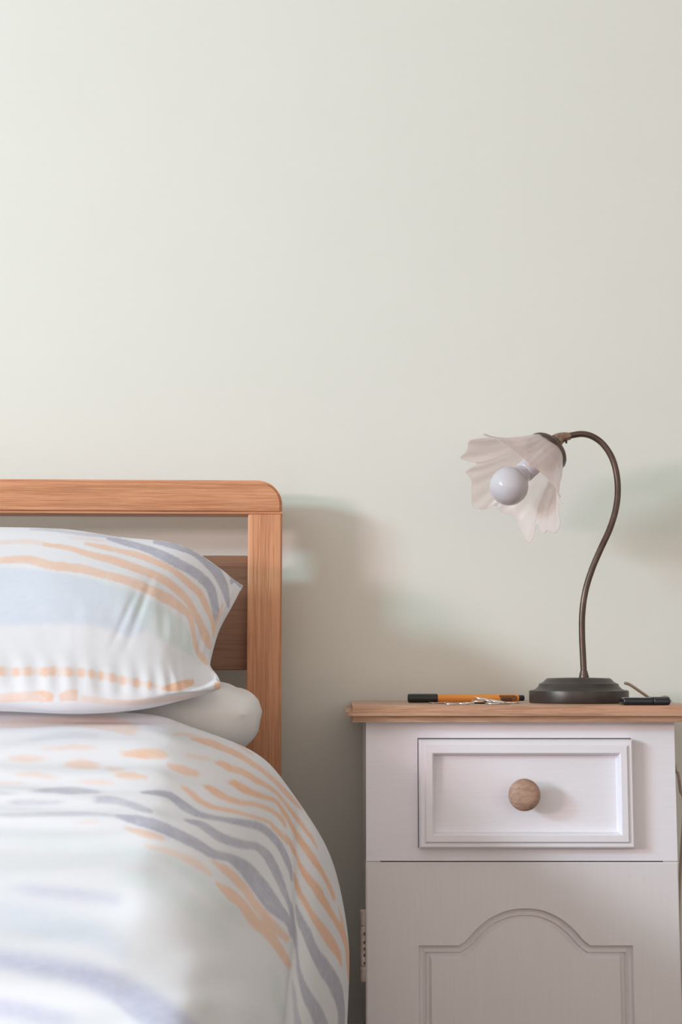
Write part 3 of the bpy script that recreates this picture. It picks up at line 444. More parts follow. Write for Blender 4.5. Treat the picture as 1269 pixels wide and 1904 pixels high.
('O',0.85,0,[(92.1,348.4),(92.4,350.4),(92.7,352.3),(93.1,354.2),(93.7,355.8),(94.4,357.3),(95.4,358.8),(96.6,360.6),(98,362.7),(99,365),(99.4,367.7),(98.6,370.4),(97.1,373),(95.4,375.4),(93.9,377.5),(93,379.5),(92.6,381.4),(92.6,383.2),(92.8,385.1),(93.1,387.1),(93.3,389.3),(93.5,391.7),(93.7,394.3),(93.9,397.3),(93.8,400.5),(93.1,403.9),(91.8,407.5),(90.1,410.9),(88.1,414.4),(86.1,417.9),(84.2,421.7),(82.1,426.4),(79.6,431.9),(76.8,437.6),(74.1,443.1),(71.9,447.7),(70.6,451.1),(69.9,453.7),(69.7,456),(69.7,458.4),(69.4,461),(68.9,463.7),(68.4,466.3),(68,468.7),(67.7,471.2),(67.6,473.6),(67.5,476.1),(67.7,478.6),(67.8,481.3),(68,484.1),(67.9,486.9),(67.6,489.9),(66.9,493),(65.6,496.2),(63.5,499.7),(60,503.5),(56.1,507.3),(53.8,510.5),(52.7,513.1),(52.7,515.5),(53.2,517.7),(54.1,519.9),(55.4,522),(56.9,524.2),(58.5,526.3),(60,528.5),(61.4,530.5),(62.6,532.6),(63.7,534.6),(64.7,536.5),(65.7,538.5),(66.7,540.6),(67.8,542.8),(68.8,545.1),(69.5,547.4),(70,549.6),(70.2,551.7),(70.3,553.8),(70.1,555.8),(69.9,557.8),(69.6,559.9),(66,561),(65.2,559.2),(64.3,557.5),(63.3,555.8),(62.3,554.1),(61.2,552.2),(59.9,550.1),(58.5,548),(57,545.8),(55.5,543.5),(54.1,541.3),(52.9,539.1),(51.9,536.9),(50.8,534.8),(49.6,532.8),(48.3,530.8),(46.8,528.8),(45,526.8),(43.3,524.6),(41.6,522.5),(40.1,520.3),(38.9,518.2),(37.9,516.1),(37.2,514),(36.9,511.7),(37.1,509.2),(38.5,506.1),(41.8,502.4),(46.1,498.4),(49.3,494.6),(51.2,491.4),(52.2,488.5),(52.6,485.7),(52.8,482.9),(53,480.2),(53.4,477.4),(54.2,474.6),(55.2,471.9),(56.3,469.2),(57.2,466.6),(58,464.1),(58.2,461.8),(58.1,459.7),(57.9,457.3),(58.2,454.3),(59.3,450.4),(61.1,445.6),(63.3,440),(65.4,434.2),(67.3,428.6),(68.8,423.6),(70.3,419.3),(71.9,415.4),(73.2,411.9),(74.2,408.8),(74.8,405.9),(74.9,403.1),(74.7,400.2),(74.3,397.3),(73.9,394.4),(73.7,391.6),(73.7,389.1),(73.8,386.8),(74,384.6),(74.3,382.3),(74.8,379.9),(75.5,377.3),(76.4,374.8),(77.3,372.5),(77.9,370.5),(78.2,368.7),(77.9,367),(77.1,365),(76.2,362.9),(75.6,360.5),(75.9,358),(77.3,355.6),(79.4,353.5),(81.9,351.7),(84.5,350),(86.8,348.2)]),
('O',0.95,0,[(127.8,370.5),(127.6,372.2),(127.3,373.9),(127.2,375.3),(127.5,376.4),(127.9,377.4),(128.5,378.9),(129.3,380.9),(130.4,383.4),(131.2,386.5),(131.5,389.8),(131.1,393.2),(130.1,396.7),(128.6,400.4),(126.8,404.2),(124.8,408.2),(122.4,412.4),(119.6,416.8),(116.4,421.3),(112.9,425.9),(109.3,430.4),(105.3,435),(101,439.7),(96.8,444),(93.1,447.9),(90.5,451.2),(88.8,453.6),(87.9,455.6),(87.5,457.3),(87.3,459.3),(87.3,461.5),(87.5,463.8),(88.1,466.1),(89,468.6),(90,471.1),(90.7,473.6),(91.1,476.2),(91.2,478.7),(91.3,481.1),(91.5,483.3),(91.9,485.4),(92.7,487.4),(93.6,489.4),(94.7,491.4),(95.8,493.5),(97,495.7),(98,498.1),(98.9,500.5),(99.6,503.1),(100,505.8),(99.7,508.7),(98.8,511.7),(96.9,514.9),(94.4,518.4),(92.8,521.7),(92.5,524.8),(93.2,527.9),(94.3,530.9),(95.7,534),(97.3,537.1),(99,540.3),(100.7,543.4),(102.3,546.8),(103.8,550.2),(105.1,553.6),(106.1,556.9),(106.8,560),(107.3,563.1),(107.5,566.2),(107.4,569.3),(107,572.5),(106.3,575.8),(105.2,579.1),(103.9,582.3),(102.4,585.6),(100.8,588.8),(99.3,592),(97.6,595.3),(95.9,598.5),(94.1,601.6),(92.2,604.7),(90.3,607.7),(88.5,610.5),(86.7,613.2),(85,615.8),(83.3,618.3),(81.7,620.7),(80.3,623.1),(78.8,625.5),(77.3,627.9),(75.7,630.2),(74,632.4),(72.3,634.6),(70.6,636.7),(68.8,638.8),(67.1,640.9),(53.6,643.9),(54.3,642.1),(54.9,640.3),(55.6,638.5),(56.3,636.6),(57.2,634.6),(58.1,632.6),(59.2,630.4),(60.3,628.1),(61.6,625.8),(63.1,623.3),(64.8,620.8),(66.6,618.2),(68.6,615.6),(70.5,612.8),(72.4,610),(74.1,607.1),(75.8,604),(77.4,600.9),(79,597.7),(80.4,594.5),(81.7,591.2),(82.9,588),(83.8,584.8),(84.7,581.6),(85.5,578.3),(86.1,575),(86.6,571.6),(87,568.3),(87.3,564.8),(87.4,561.2),(87.3,557.5),(87,553.8),(86.3,550.1),(85.3,546.5),(84,543.3),(82.5,540.2),(80.9,537.2),(79.2,534.3),(77.4,531.6),(75.8,529.2),(74.4,527),(73.4,524.9),(72.6,522.8),(72.1,520.7),(71.9,518.2),(72.4,515.4),(74.4,511.9),(77.4,508),(79.5,504.5),(80.3,501.6),(80.2,499.2),(79.5,497),(78.6,494.8),(77.8,492.6),(77.2,490.2),(76.9,487.6),(77,485.1),(77.2,482.6),(77.3,480.2),(77.4,477.8),(77.2,475.4),(76.9,472.9),(76.7,470.2),(76.5,467.5),(76.6,464.8),(76.8,462.4),(76.9,460.2),(77.4,457.8),(78.5,454.9),(80.5,451.4),(83.2,447.3),(86.5,442.9),(90,438.3),(93.4,433.8),(96.5,429.4),(99.4,425),(102.5,420.6),(105.3,416.2),(107.7,412.1),(109.6,408.2),(110.9,404.4),(111.8,400.8),(112.4,397.4),(112.7,394.3),(112.8,391.5),(112.7,388.9),(112.2,386.3),(111.6,383.5),(111.3,380.7),(111.7,377.8),(113.3,375.2),(115.6,373.1),(118,371.7),(120.2,370.6),(122.2,369.4)]),
('O',0.7,0,[(50,654.1),(50.1,656.4),(50.2,658.8),(50.3,661.1),(50.3,663.4),(50.3,665.7),(50.4,667.8),(50.4,669.9),(50.4,672.1),(50.4,674.3),(50.2,676.6),(49.9,679.2),(49.4,682),(48.8,684.9),(48.2,687.9),(47.5,691),(22.7,697.7),(24,694.3),(25,691.1),(26,687.9),(27.2,684.9),(28.6,682),(30.1,679.2),(31.6,676.6),(33,674.1),(34.5,671.6),(36.1,669),(37.9,666.3),(39.9,663.5),(41.8,660.7),(43.8,657.9),(45.5,655.2)]),
('O',0.85,0,[(156.3,342.5),(157.8,344.4),(159.2,346.3),(160.5,348.1),(161.7,349.8),(162.9,351.5),(164,353.3),(165.2,355.3),(166.4,357.5),(167.5,360),(168.3,362.7),(168.8,365.4),(169,368.2),(169,371.1),(168.8,374),(168.5,377),(167.9,380),(167.1,383.2),(166,386.4),(164.4,389.9),(162.2,393.7),(159.4,397.9),(156,402.2),(152.4,406.7),(149,411),(145.9,415.2),(142.9,419.4),(140,423.6),(137,427.9),(134,432.2),(130.9,436.7),(127.6,441.4),(124.1,446.4),(120.8,451.3),(117.9,455.9),(115.4,459.9),(113.8,463.1),(112.7,465.7),(112.1,467.9),(111.8,469.9),(111.6,471.9),(111.5,474),(111.7,475.9),(112,477.8),(112.4,479.7),(112.8,481.4),(113.2,482.9),(113.7,484.5),(114.4,486),(115.1,487.7),(115.8,489.3),(110.3,491.9),(107.8,491.1),(105.2,490.4),(102.6,489.6),(100.2,488.5),(98.3,487),(97,485.2),(96.2,483.2),(95.7,481),(95.6,478.6),(95.8,476.1),(96.4,473.6),(97.3,471.1),(98.5,468.4),(100.1,465.4),(102.1,462),(104.4,457.9),(107.2,453.2),(110.3,448.1),(113.7,442.7),(117.3,437.5),(120.9,432.5),(124.4,427.7),(127.9,423.1),(131.2,418.5),(134.4,414),(137.6,409.4),(140.9,405),(143.9,400.7),(146.6,396.6),(148.7,393),(150.3,389.5),(151.6,386.3),(152.6,383.2),(153.3,380.2),(153.7,377.4),(153.8,374.6),(153.6,371.9),(153.1,369.2),(152.5,366.7),(151.8,364.4),(150.9,362.3),(149.7,360.2),(148.4,358),(147.2,355.7),(146.7,353.2),(147.1,350.9),(148.2,348.7),(149.6,346.7),(151.2,344.7),(152.5,342.7)]),
('O',0.95,0,[(128.4,493.8),(130,495.7),(131.5,497.6),(133,499.5),(134.4,501.5),(135.7,503.5),(136.8,505.6),(137.9,507.8),(138.8,510),(139.5,512.2),(140.2,514.3),(140.7,516.4),(141.1,518.5),(141.2,520.7),(140.8,523.1),(139.8,525.7),(137,529.1),(132.5,533.1),(129.7,536.4),(128.8,538.7),(129,540.4),(130,541.6),(131.7,542.3),(133.7,543.1),(135.7,544.1),(137.3,545.7),(138.6,547.6),(139.9,549.7),(141.2,551.8),(142.5,553.9),(143.8,556),(145.1,558.1),(146.3,560.1),(147.6,562.1),(148.8,564.3),(150.1,566.8),(151.3,569.5),(152.6,572.5),(153.6,575.7),(154.5,578.9),(155.2,582.1),(155.4,585.5),(155.3,589.2),(154.8,592.7),(154.1,595.9),(153.5,598.2),(153.4,599.3),(153.4,599.8),(153.6,600.8),(153.9,602.8),(153.2,605.6),(151.3,608.8),(148.6,612),(145.4,615.2),(142,618.4),(138.8,621.4),(135.6,624.3),(132.4,627.4),(128.9,630.5),(125.2,633.7),(121.3,637),(117.4,640.2),(113.5,643.3),(109.6,646.4),(105.9,649.5),(102.3,652.5),(98.6,655.5),(95.1,658.4),(91.7,661.3),(88.3,664.2),(85,667.2),(81.6,670.2),(78.1,673.3),(74.7,676.5),(71.4,679.6),(68.3,682.6),(65.4,685.7),(62.5,688.7),(59.8,691.7),(57.2,694.7),(54.6,697.9),(52,701.2),(49.3,704.7),(46.8,708.2),(44.6,711.8),(42.7,715.3),(41.3,718.6),(40.4,721.9),(39.7,725.2),(39,728.5),(38.2,731.9),(37.4,735.3),(36.6,738.6),(35.8,741.9),(34.8,745.4),(33.6,749.2),(32,753.4),(30.1,757.8),(27.7,762.4),(25.1,766.9),(22.4,771.3),(19.9,775.4),(17.2,779.4),(14.6,783.4),(11.8,787.3),(1.5,789.8),(0.4,786.9),(1.6,783.4),(2.9,779.9),(1.1,777),(2.8,773.1),(0.9,770),(2.8,765.9),(0.4,762.9),(1.9,759),(3.3,755.4),(0,753.2),(1.2,749.9),(2.4,746.5),(3.6,743.1),(4.7,739.6),(5.7,736.1),(6.7,732.6),(7.7,729.1),(8.9,725.5),(10,721.9),(11.1,718.4),(12.3,714.9),(14,711.3),(16.3,707.7),(19.5,703.9),(23.4,700.1),(27.7,696.4),(31.7,692.8),(35.2,689.5),(39,686),(42.9,682.6),(46.9,679.3),(50.6,676.1),(54.1,673.1),(57.4,670.2),(60.7,667.3),(63.8,664.5),(66.9,661.8),(69.8,659.1),(72.8,656.4),(75.8,653.7),(78.9,650.9),(81.9,648.1),(85,645.3),(87.9,642.5),(90.8,639.7),(93.8,636.8),(96.9,633.8),(100.2,630.6),(103.9,627.3),(107.7,623.9),(111,620.8),(113.4,618.2),(114.7,616.5),(114.6,615.9),(114,615.6),(113.4,614.5),(113.7,612.1),(115.7,608.7),(118.9,604.7),(122.3,600.4),(125.5,596),(128.2,591.6),(130.2,587.7),(131.7,583.9),(132.9,580.1),(133.5,576.5),(133.7,573.3),(133.6,570.4),(133.3,567.9),(132.9,565.6),(132.3,563.6),(131.7,561.6),(131,559.6),(130.1,557.6),(129.1,555.5),(128.1,553.6),(127.2,551.7),(126.3,550.1),(125.6,548.8),(124.8,547.6),(123.8,546.4),(122.7,545.1),(121.5,543.6),(120.3,542),(119.1,540.3),(117.9,538.6),(116.9,536.9),(116,535.1),(115.3,533.3),(114.8,531.3),(114.8,529),(115.8,526.3),(118.2,522.9),(120.7,519.4),(122.3,516.3),(123.2,513.3),(123.6,510.6),(123.8,508),(123.9,505.5),(124,503),(124,500.5),(124,498),(123.8,495.5)]),
('O',0.8,0,[(175.5,316.7),(177,319.4),(178.6,322.2),(180.2,324.8),(181.8,327.3),(183.4,329.5),(185.1,331.6),(187,333.6),(189.1,335.7),(191.2,337.8),(193.2,340),(194.9,342.1),(196.3,344.1),(197.5,346.2),(198.4,348.2),(199.2,350.4),(199.7,352.7),(199.9,355.1),(199.8,357.6),(199.4,360.1),(198.7,362.8),(197.6,365.6),(196.2,368.5),(194.6,371.5),(193,374.5),(191.6,377.5),(190.4,380.2),(189.2,382.4),(188.2,384.7),(187,388),(185.4,393.2),(182.2,401.7),(175.9,413.8),(167.2,428),(158.3,441.4),(151.2,451.5),(147.7,457.1),(147.2,459.4),(147.9,460),(149.3,461.3),(149.9,463.9),(149.6,466.7),(149.4,469.1),(149.2,471.4),(149,473.7),(148.7,476.1),(148.2,478.6),(147.6,481),(147,483.4),(146.4,485.7),(145.9,487.8),(145.4,490),(145,492.1),(144.7,494.3),(144.3,496.4),(144,498.4),(143.6,500.1),(143.2,501.8),(142.9,503.4),(142.5,505),(142.2,506.6),(137.4,508.3),(136.5,507.2),(135.4,506.1),(134.5,504.9),(133.6,503.6),(132.8,502),(132.2,500.3),(131.6,498.4),(131.1,496.4),(130.8,494.2),(130.8,491.9),(131,489.5),(131.5,487),(132.2,484.5),(133,482.1),(133.7,479.7),(134.4,477.3),(135.2,474.8),(136.1,472.3),(137,469.8),(137.9,467.4),(138.1,466.2),(137.5,465.1),(137,462.4),(138.8,458.1),(143.4,451.4),(151.1,440.8),(159.9,427.3),(167.8,413.4),(173.8,401.2),(177,392.6),(178.6,387.3),(179.6,383.9),(180.5,381.4),(181.2,379.3),(182,376.9),(182.8,373.9),(183.7,371),(184.6,368.2),(185.3,365.6),(185.7,363.1),(185.8,360.7),(185.5,358.4),(185,356.1),(184.4,354),(183.7,351.9),(183,350),(182.1,348.2),(181.2,346.4),(180.2,344.6),(179.2,342.8),(178,340.9),(176.6,339),(175.1,336.8),(173.8,334.5),(172.7,331.9),(172.1,329.2),(171.9,326.3),(171.8,323.4),(171.9,320.4),(171.9,317.4)]),
('O',0.9,0,[(178.3,537.3),(180.2,539.4),(182.1,541.6),(183.8,543.8),(185.2,546.2),(186.1,548.7),(186.6,551.5),(186.5,554.6),(186.1,558),(185.6,561.4),(185.6,564.6),(185.9,567.6),(186.4,570.5),(187.2,573.1),(188.1,575.4),(188.8,577.2),(189.3,578.7),(189.5,580.3),(189.4,580.9),(189.4,580.7),(189.6,581.4),(190.1,583.2),(190.8,585.4),(191.7,587.9),(192.7,590.4),(193.7,592.8),(194.7,595.1),(195.7,597.5),(196.7,599.9),(197.7,602.3),(198.5,604.7),(199.3,606.9),(200,609.1),(200.7,611.3),(201.1,613.6),(201.2,616.2),(200.8,619),(200,622),(198.8,625),(197.3,628),(195.8,631),(194.1,634.1),(192.2,637.3),(190,640.7),(187.4,644.1),(184.3,647.7),(180.8,651.3),(176.9,654.9),(172.6,658.6),(167.9,662.3),(162.6,666.3),(156.6,670.4),(150.2,674.8),(143.9,679.1),(137.9,683.3),(132.3,687.3),(127.2,691.2),(122.3,695.1),(117.7,698.9),(113.3,702.7),(109.2,706.3),(105.4,709.8),(101.7,713.3),(98.1,716.8),(94.6,720.4),(91.3,723.9),(88.5,727.1),(86,730.2),(83.7,733.2),(81.4,736.3),(78.7,739.5),(71.4,742.2),(71.2,740.1),(70.9,738),(70.6,736),(70.4,733.8),(70.2,731.4),(70,729),(69.6,726.6),(69.4,724),(69.7,721.1),(70.8,717.9),(72.5,714.3),(74.7,710.7),(77.1,707),(79.9,703.2),(83,699.4),(86.2,695.5),(89.6,691.6),(93.1,687.8),(96.9,684.1),(100.9,680.4),(105.2,676.6),(110,672.9),(114.9,669.2),(120,665.4),(125.3,661.6),(131,657.6),(137.5,653.2),(144.5,648.6),(151.5,643.9),(157.8,639.5),(163.4,635.2),(168.2,631.3),(172.1,627.6),(175.2,624.3),(177.6,621.3),(179.5,618.6),(181.1,616),(182.3,613.5),(183.2,611),(183.6,608.4),(183.7,605.9),(183.4,603.4),(182.9,600.9),(182.2,598.4),(181.5,595.9),(180.7,593.4),(179.9,590.8),(179,588.3),(178.2,586.1),(177.6,584.2),(177.2,582.7),(177.3,581.3),(177.4,581.3),(177.6,581.8),(177.4,581.1),(176.7,579.6),(175.7,577.6),(174.6,575.5),(173.4,573.2),(172.2,571),(170.8,568.8),(169.3,566.6),(167.6,564.3),(166,561.8),(164.8,559.1),(164.5,556.1),(165.4,552.6),(168.2,548.1),(171.7,543.5),(173.6,539.6)]),
('Q',0.9,0,[(240.2,541.8),(240.7,543.4),(241.2,545),(241.6,546.6),(242.2,548.3),(242.9,550.1),(243.7,552),(244.5,554.2),(245.3,556.3),(246.4,558.2),(247.7,560),(249.5,561.6),(251.6,563.1),(254.3,564.4),(257.6,565.5),(261.4,566.5),(266,567.3),(271.3,567.8),(277,568.3),(282.4,569.4),(286.8,571.1),(290.2,573.6),(292.7,576.7),(294.6,580.1),(295.9,583.7),(296.7,587.2),(296.9,590.9),(296.1,594.8),(294.1,599.2),(289.7,604.6),(284.2,610.5),(282.1,614.7),(281.9,618.1),(282.6,621.2),(283.8,623.9),(285.3,626.5),(287.1,628.9),(289.1,631.4),(291.3,633.7),(293.5,635.8),(295.4,637.8),(297.2,639.3),(298.8,640.6),(300.5,641.8),(302.1,643.1),(303.9,644.9),(305.8,647),(307.8,649.4),(309.8,651.9),(311.7,654.5),(313.6,657.1),(315.5,659.7),(317.3,662.3),(319.1,665),(320.6,667.9),(322,670.9),(323.1,674.1),(324,677.5),(324.6,681.1),(324.8,685),(324.3,689.4),(322.9,694.6),(320.5,700.2),(317.6,706),(314.6,711.7),(312.1,716.9),(309.7,722.3),(307.3,728.2),(304.7,734.2),(302,740.3),(299.1,746.5),(295.6,752.4),(293.2,755.9),(293.5,755.6),(293.4,756.9),(292.6,761.7),(291.5,769.2),(290,777.7),(288.8,786.9),(288.7,796.2),(290.1,805.5),(293.7,815.3),(298.8,825.8),(304.7,836.5),(310.9,847),(317.1,856.9),(181.9,888),(176,880.3),(169.4,872.2),(163.4,863.7),(159.2,854.9),(157.6,846.3),(158.9,837.8),(162.3,829.3),(166.7,821.2),(171.4,813.8),(175.6,807.2),(179.4,801.6),(184.4,796.3),(190.6,791.1),(194.2,788.5),(197.5,785.8),(202.4,780.8),(208.5,774.5),(215.4,767),(223.2,758.5),(232.3,748.8),(242.5,738.3),(252.5,728),(261.3,718.9),(268.6,711.3),(274.4,704.8),(279.3,698.9),(283.8,693.4),(287.7,688.4),(290.9,683.8),(293.4,679.6),(295.4,675.7),(296.8,672),(297.7,668.6),(298.2,665.3),(298.3,662.2),(298.1,659.1),(297.4,656.2),(296.6,653.3),(295.6,650.7),(294.6,648.4),(293.7,646.6),(292.9,645.1),(292.1,643.7),(291,642.2),(289.6,640.5),(287.8,638.5),(285.8,636.3),(283.5,634),(281.2,631.7),(278.9,629.5),(276.5,627.3),(274,625.1),(271.5,623),(268.8,620.9),(266,618.8),(263.2,616.9),(260.3,615.1),(257.4,613.3),(254.4,611.5),(251.5,609.5),(248.6,607.1),(245.9,604.5),(243.4,601.8),(241.2,599),(239.3,596.4),(237.6,593.8),(236.1,591.1),(234.6,588.4),(233.7,585.4),(233.5,582.1),(234,578.8),(234.3,575.6),(234.5,572.7),(234.4,569.8),(234.5,566.8),(234.8,563.8),(235.2,560.8),(235.5,558),(235.7,555.5),(235.7,553.2),(235.5,551.2),(235.3,549.3),(235.1,547.5),(234.9,545.8),(234.7,544.1)]),
('Q',0.95,0,[(208.5,578.5),(211.2,580.5),(213.9,582.4),(216.5,584.4),(219.1,586.6),(221.5,589),(224,591.5),(226.6,594.1),(229.3,596.9),(231.7,599.9),(234,603.1),(236,606.5),(237.7,610),(239.3,613.3),(240.8,616.4),(242.4,619.1),(244,621.7),(245.7,624.3),(247.4,627),(249,630),(250.3,633.1),(251.1,636.4),(251.5,639.9),(251.4,643.5),(250.7,647.3),(249.6,651.2),(248,655.2),(245.9,659.3),(243.5,663.5),(240.7,667.6),(237.4,671.7),(233.4,676.1),(228.6,680.8),(223.2,685.8),(217.3,691.2),(211.1,697),(204.5,703.3),(197.9,709.8),(191.8,716),(186.3,721.7),(181.6,727.1),(177.2,732.5),(172.9,738.1),(168.4,744),(163.7,750),(158.7,756),(153.2,762),(147.5,767.8),(141.6,773.4),(135.7,778.7),(130.1,783.8),(124.5,788.7),(119,793.5),(113.9,797.9),(109.3,802.1),(105.5,805.7),(102.8,809),(101,812.1),(99.9,814.9),(99.1,817.4),(98.4,819.6),(97.8,820.8),(97.2,820.7),(97.2,821.3),(97.5,822.8),(98,825.9),(98.3,830.8),(98.7,836.8),(99.6,843.6),(101.6,850.6),(105.1,857.5),(110.7,864.6),(118.4,871.9),(127.7,879.1),(138.1,886),(148.6,892.5),(66.6,904.7),(58,898.5),(49,892),(40.8,885.2),(34.4,878.2),(30.2,871.3),(28.5,864.5),(28.5,857.6),(29.6,851.1),(30.9,845.3),(31.4,840.8),(30.9,838.2),(30,837.4),(29,837.3),(27.9,836.7),(27.8,835.5),(28.4,833.6),(29.5,831.2),(30.9,828.5),(32.7,825.6),(34.7,822.6),(36.8,819.5),(39.1,816.3),(41.7,813),(44.4,809.5),(47.5,805.9),(50.7,802.2),(54,798.2),(57.6,794.1),(61.8,789.7),(66.5,785),(71.6,780),(77.1,774.6),(83.1,768.7),(89.6,762.2),(96.8,755),(104.5,747.3),(112.3,739.7),(119.5,732.5),(126,725.9),(131.9,719.9),(137.4,714),(143,708.3),(148.7,702.6),(155,696.9),(161.7,691.1),(169.1,685.3),(176.8,679.7),(184.3,674.3),(191.1,669.3),(197,664.6),(201.9,660),(206.1,655.5),(209.5,651.3),(212.2,647.2),(214.1,643.5),(215.2,640.2),(215.5,637),(215.5,633.8),(215.5,630.4),(215.6,626.7),(216,622.8),(216.3,619),(216.3,615.4),(216.1,612.1),(215.6,609),(214.8,606),(213.9,603),(212.8,600),(211.7,597),(210.5,594),(209.4,591.2),(208.4,588.5),(207.4,585.7),(206.6,582.8),(206.3,579.6)]),
('Q',0.6,1,[(330,649.6),(332.2,651.3),(334.5,653),(336.7,654.8),(338.9,656.6),(341.1,658.6),(343.3,660.8),(345.6,663.2),(347.9,665.7),(350.2,668.3),(352.6,670.8),(354.9,673.3),(357.3,675.7),(359.7,678.3),(362.2,681),(364.7,683.9),(367,686.8),(369,689.5),(371.1,692.5),(373.5,696.3),(376.4,701.7),(379.6,709.2),(382.5,718.6),(385.1,730),(387.4,743.1),(389.6,757.2),(391.9,772.2),(394.1,787.7),(396.1,803),(397.9,817.6),(399.3,831),(356.2,846.4),(354.3,834.5),(352.1,821.8),(349.9,808.4),(348.4,794.5),(348.4,780.1),(350.3,764.8),(352.7,749.1),(354.4,734.7),(355.1,722.7),(354.6,713.4),(353.7,706.4),(353.2,701.2),(352.8,697.1),(352.3,693.7),(351.2,690.4),(349.7,687.2),(347.8,684.2),(345.8,681.5),(343.8,678.8),(341.8,676),(339.8,673.3),(337.7,670.5),(335.6,667.9),(333.6,665.3),(331.8,662.8),(330.4,660.3),(329.2,658),(328.2,655.8),(327.3,653.5),(326.3,651.2)]),
('O',0.5,1,[(95.9,8.4),(94.3,13.2),(90.2,16.2),(85.1,14.8),(81,11.4),(79.4,8.4),(81,5),(85.1,1.1),(90.2,0.5),(94.3,4.2)]),
('O',0.65,1,[(159.6,3.7),(158.4,9.1),(155.4,12.6),(151.6,10.9),(148.6,7),(147.4,3.7),(148.6,-0.3),(151.6,-4.7),(155.4,-5.4),(158.4,-1.2)]),
('O',0.5,1,[(205.2,5.3),(202.9,9.7),(197,12.5),(189.6,11.2),(183.6,8),(181.3,5.3),(183.6,2.2),(189.6,-1.4),(197,-1.9),(202.9,1.5)]),
('Q',0.6,1,[(281.3,7.8),(279.4,11.2),(274.5,13.3),(268.4,12.3),(263.5,9.9),(261.6,7.8),(263.5,5.3),(268.4,2.5),(274.5,2.1),(279.4,4.7)]),
('O',0.5,1,[(107.9,30.7),(106.2,35.8),(101.6,39.1),(96,37.6),(91.4,33.8),(89.6,30.7),(91.4,26.9),(96,22.8),(101.6,22.1),(106.2,26.1)]),
('O',0.65,1,[(165.3,22.6),(163.3,27.3),(158.1,30.3),(151.5,28.9),(146.3,25.5),(144.3,22.6),(146.3,19.2),(151.5,15.4),(158.1,14.8),(163.3,18.4)]),
('O',0.5,1,[(205.6,22.3),(203.5,26.6),(197.9,29.4),(191,28.1),(185.4,25),(183.2,22.3),(185.4,19.1),(191,15.6),(197.9,15),(203.5,18.4)]),
('Q',0.6,1,[(278.4,30.8),(276.4,36.4),(271.3,40.1),(264.9,38.4),(259.8,34.3),(257.8,30.8),(259.8,26.6),(264.9,22),(271.3,21.3),(276.4,25.7)]),
('O',0.5,1,[(100.7,49),(99.1,54.7),(94.7,58.4),(89.4,56.7),(85,52.5),(83.4,49),(85,44.8),(89.4,40.2),(94.7,39.5),(99.1,43.9)]),
('O',0.65,1,[(167.4,42),(166.1,45.6),(162.7,47.9),(158.5,46.8),(155.1,44.2),(153.8,42),(155.1,39.4),(158.5,36.4),(162.7,36),(166.1,38.8)]),
('O',0.5,1,[(222.8,45.4),(220.9,49.2),(216,51.7),(210,50.5),(205.1,47.7),(203.3,45.4),(205.1,42.6),(210,39.4),(216,38.9),(220.9,41.9)]),
('Q',0.6,1,[(270.3,44.9),(268.8,49.5),(264.7,52.5),(259.7,51.1),(255.6,47.7),(254.1,44.9),(255.6,41.4),(259.7,37.6),(264.7,37),(268.8,40.7)]),
('O',0.5,1,[(107.5,69),(105.5,74.7),(100.5,78.4),(94.2,76.7),(89.2,72.5),(87.3,69),(89.2,64.9),(94.2,60.3),(100.5,59.5),(105.5,63.9)]),
('O',0.65,1,[(170,69.9),(168.1,73.3),(163.1,75.5),(156.9,74.5),(151.9,72),(150,69.9),(151.9,67.4),(156.9,64.6),(163.1,64.2),(168.1,66.8)]),
('O',0.5,1,[(221.5,69.6),(219.3,74.3),(213.6,77.2),(206.6,75.9),(200.9,72.5),(198.7,69.6),(200.9,66.3),(206.6,62.5),(213.6,61.9),(219.3,65.5)]),
('Q',0.6,1,[(279,62.1),(276.9,66.7),(271.4,69.7),(264.6,68.4),(259.1,65),(257,62.1),(259.1,58.7),(264.6,54.9),(271.4,54.3),(276.9,58)]),
('O',0.5,1,[(100.1,79.6),(98,85.5),(92.4,89.3),(85.5,87.5),(80,83.3),(77.9,79.6),(80,75.3),(85.5,70.6),(92.4,69.8),(98,74.4)]),
('O',0.65,1,[(146.9,87),(145.3,90.4),(141.1,92.6),(135.9,91.6),(131.6,89.1),(130,87),(131.6,84.5),(135.9,81.8),(141.1,81.3),(145.3,84)]),
('O',0.5,1,[(205.5,86.7),(203.3,89.8),(197.7,91.7),(190.8,90.8),(185.1,88.6),(183,86.7),(185.1,84.4),(190.8,81.9),(197.7,81.5),(203.3,83.9)]),
('Q',0.6,1,[(275.5,79.4),(273.5,83.4),(268.4,85.9),(262,84.7),(256.9,81.9),(254.9,79.4),(256.9,76.6),(262,73.4),(268.4,72.9),(273.5,75.9)]),
('O',0.5,1,[(114.7,107.8),(113,113.7),(108.5,117.5),(102.9,115.7),(98.4,111.4),(96.6,107.8),(98.4,103.5),(102.9,98.7),(108.5,97.9),(113,102.5)]),
('O',0.65,1,[(154.3,98.8),(152.4,101.8),(147.6,103.8),(141.7,102.9),(136.9,100.6),(135.1,98.8),(136.9,96.5),(141.7,94.1),(147.6,93.7),(152.4,96)]),
('O',0.5,1,[(201.2,102.1),(199.3,105.5),(194.5,107.7),(188.5,106.7),(183.7,104.2),(181.9,102.1),(183.7,99.6),(188.5,96.8),(194.5,96.4),(199.3,99)]),
('Q',0.6,1,[(257.1,106.7),(255.6,112.4),(251.6,116.2),(246.8,114.4),(242.8,110.2),(241.3,106.7),(242.8,102.5),(246.8,97.8),(251.6,97),(255.6,101.5)]),
('O',0.5,1,[(114.9,120.8),(113.2,125.3),(108.8,128.1),(103.4,126.8),(99,123.5),(97.3,120.8),(99,117.5),(103.4,113.9),(108.8,113.3),(113.2,116.8)]),
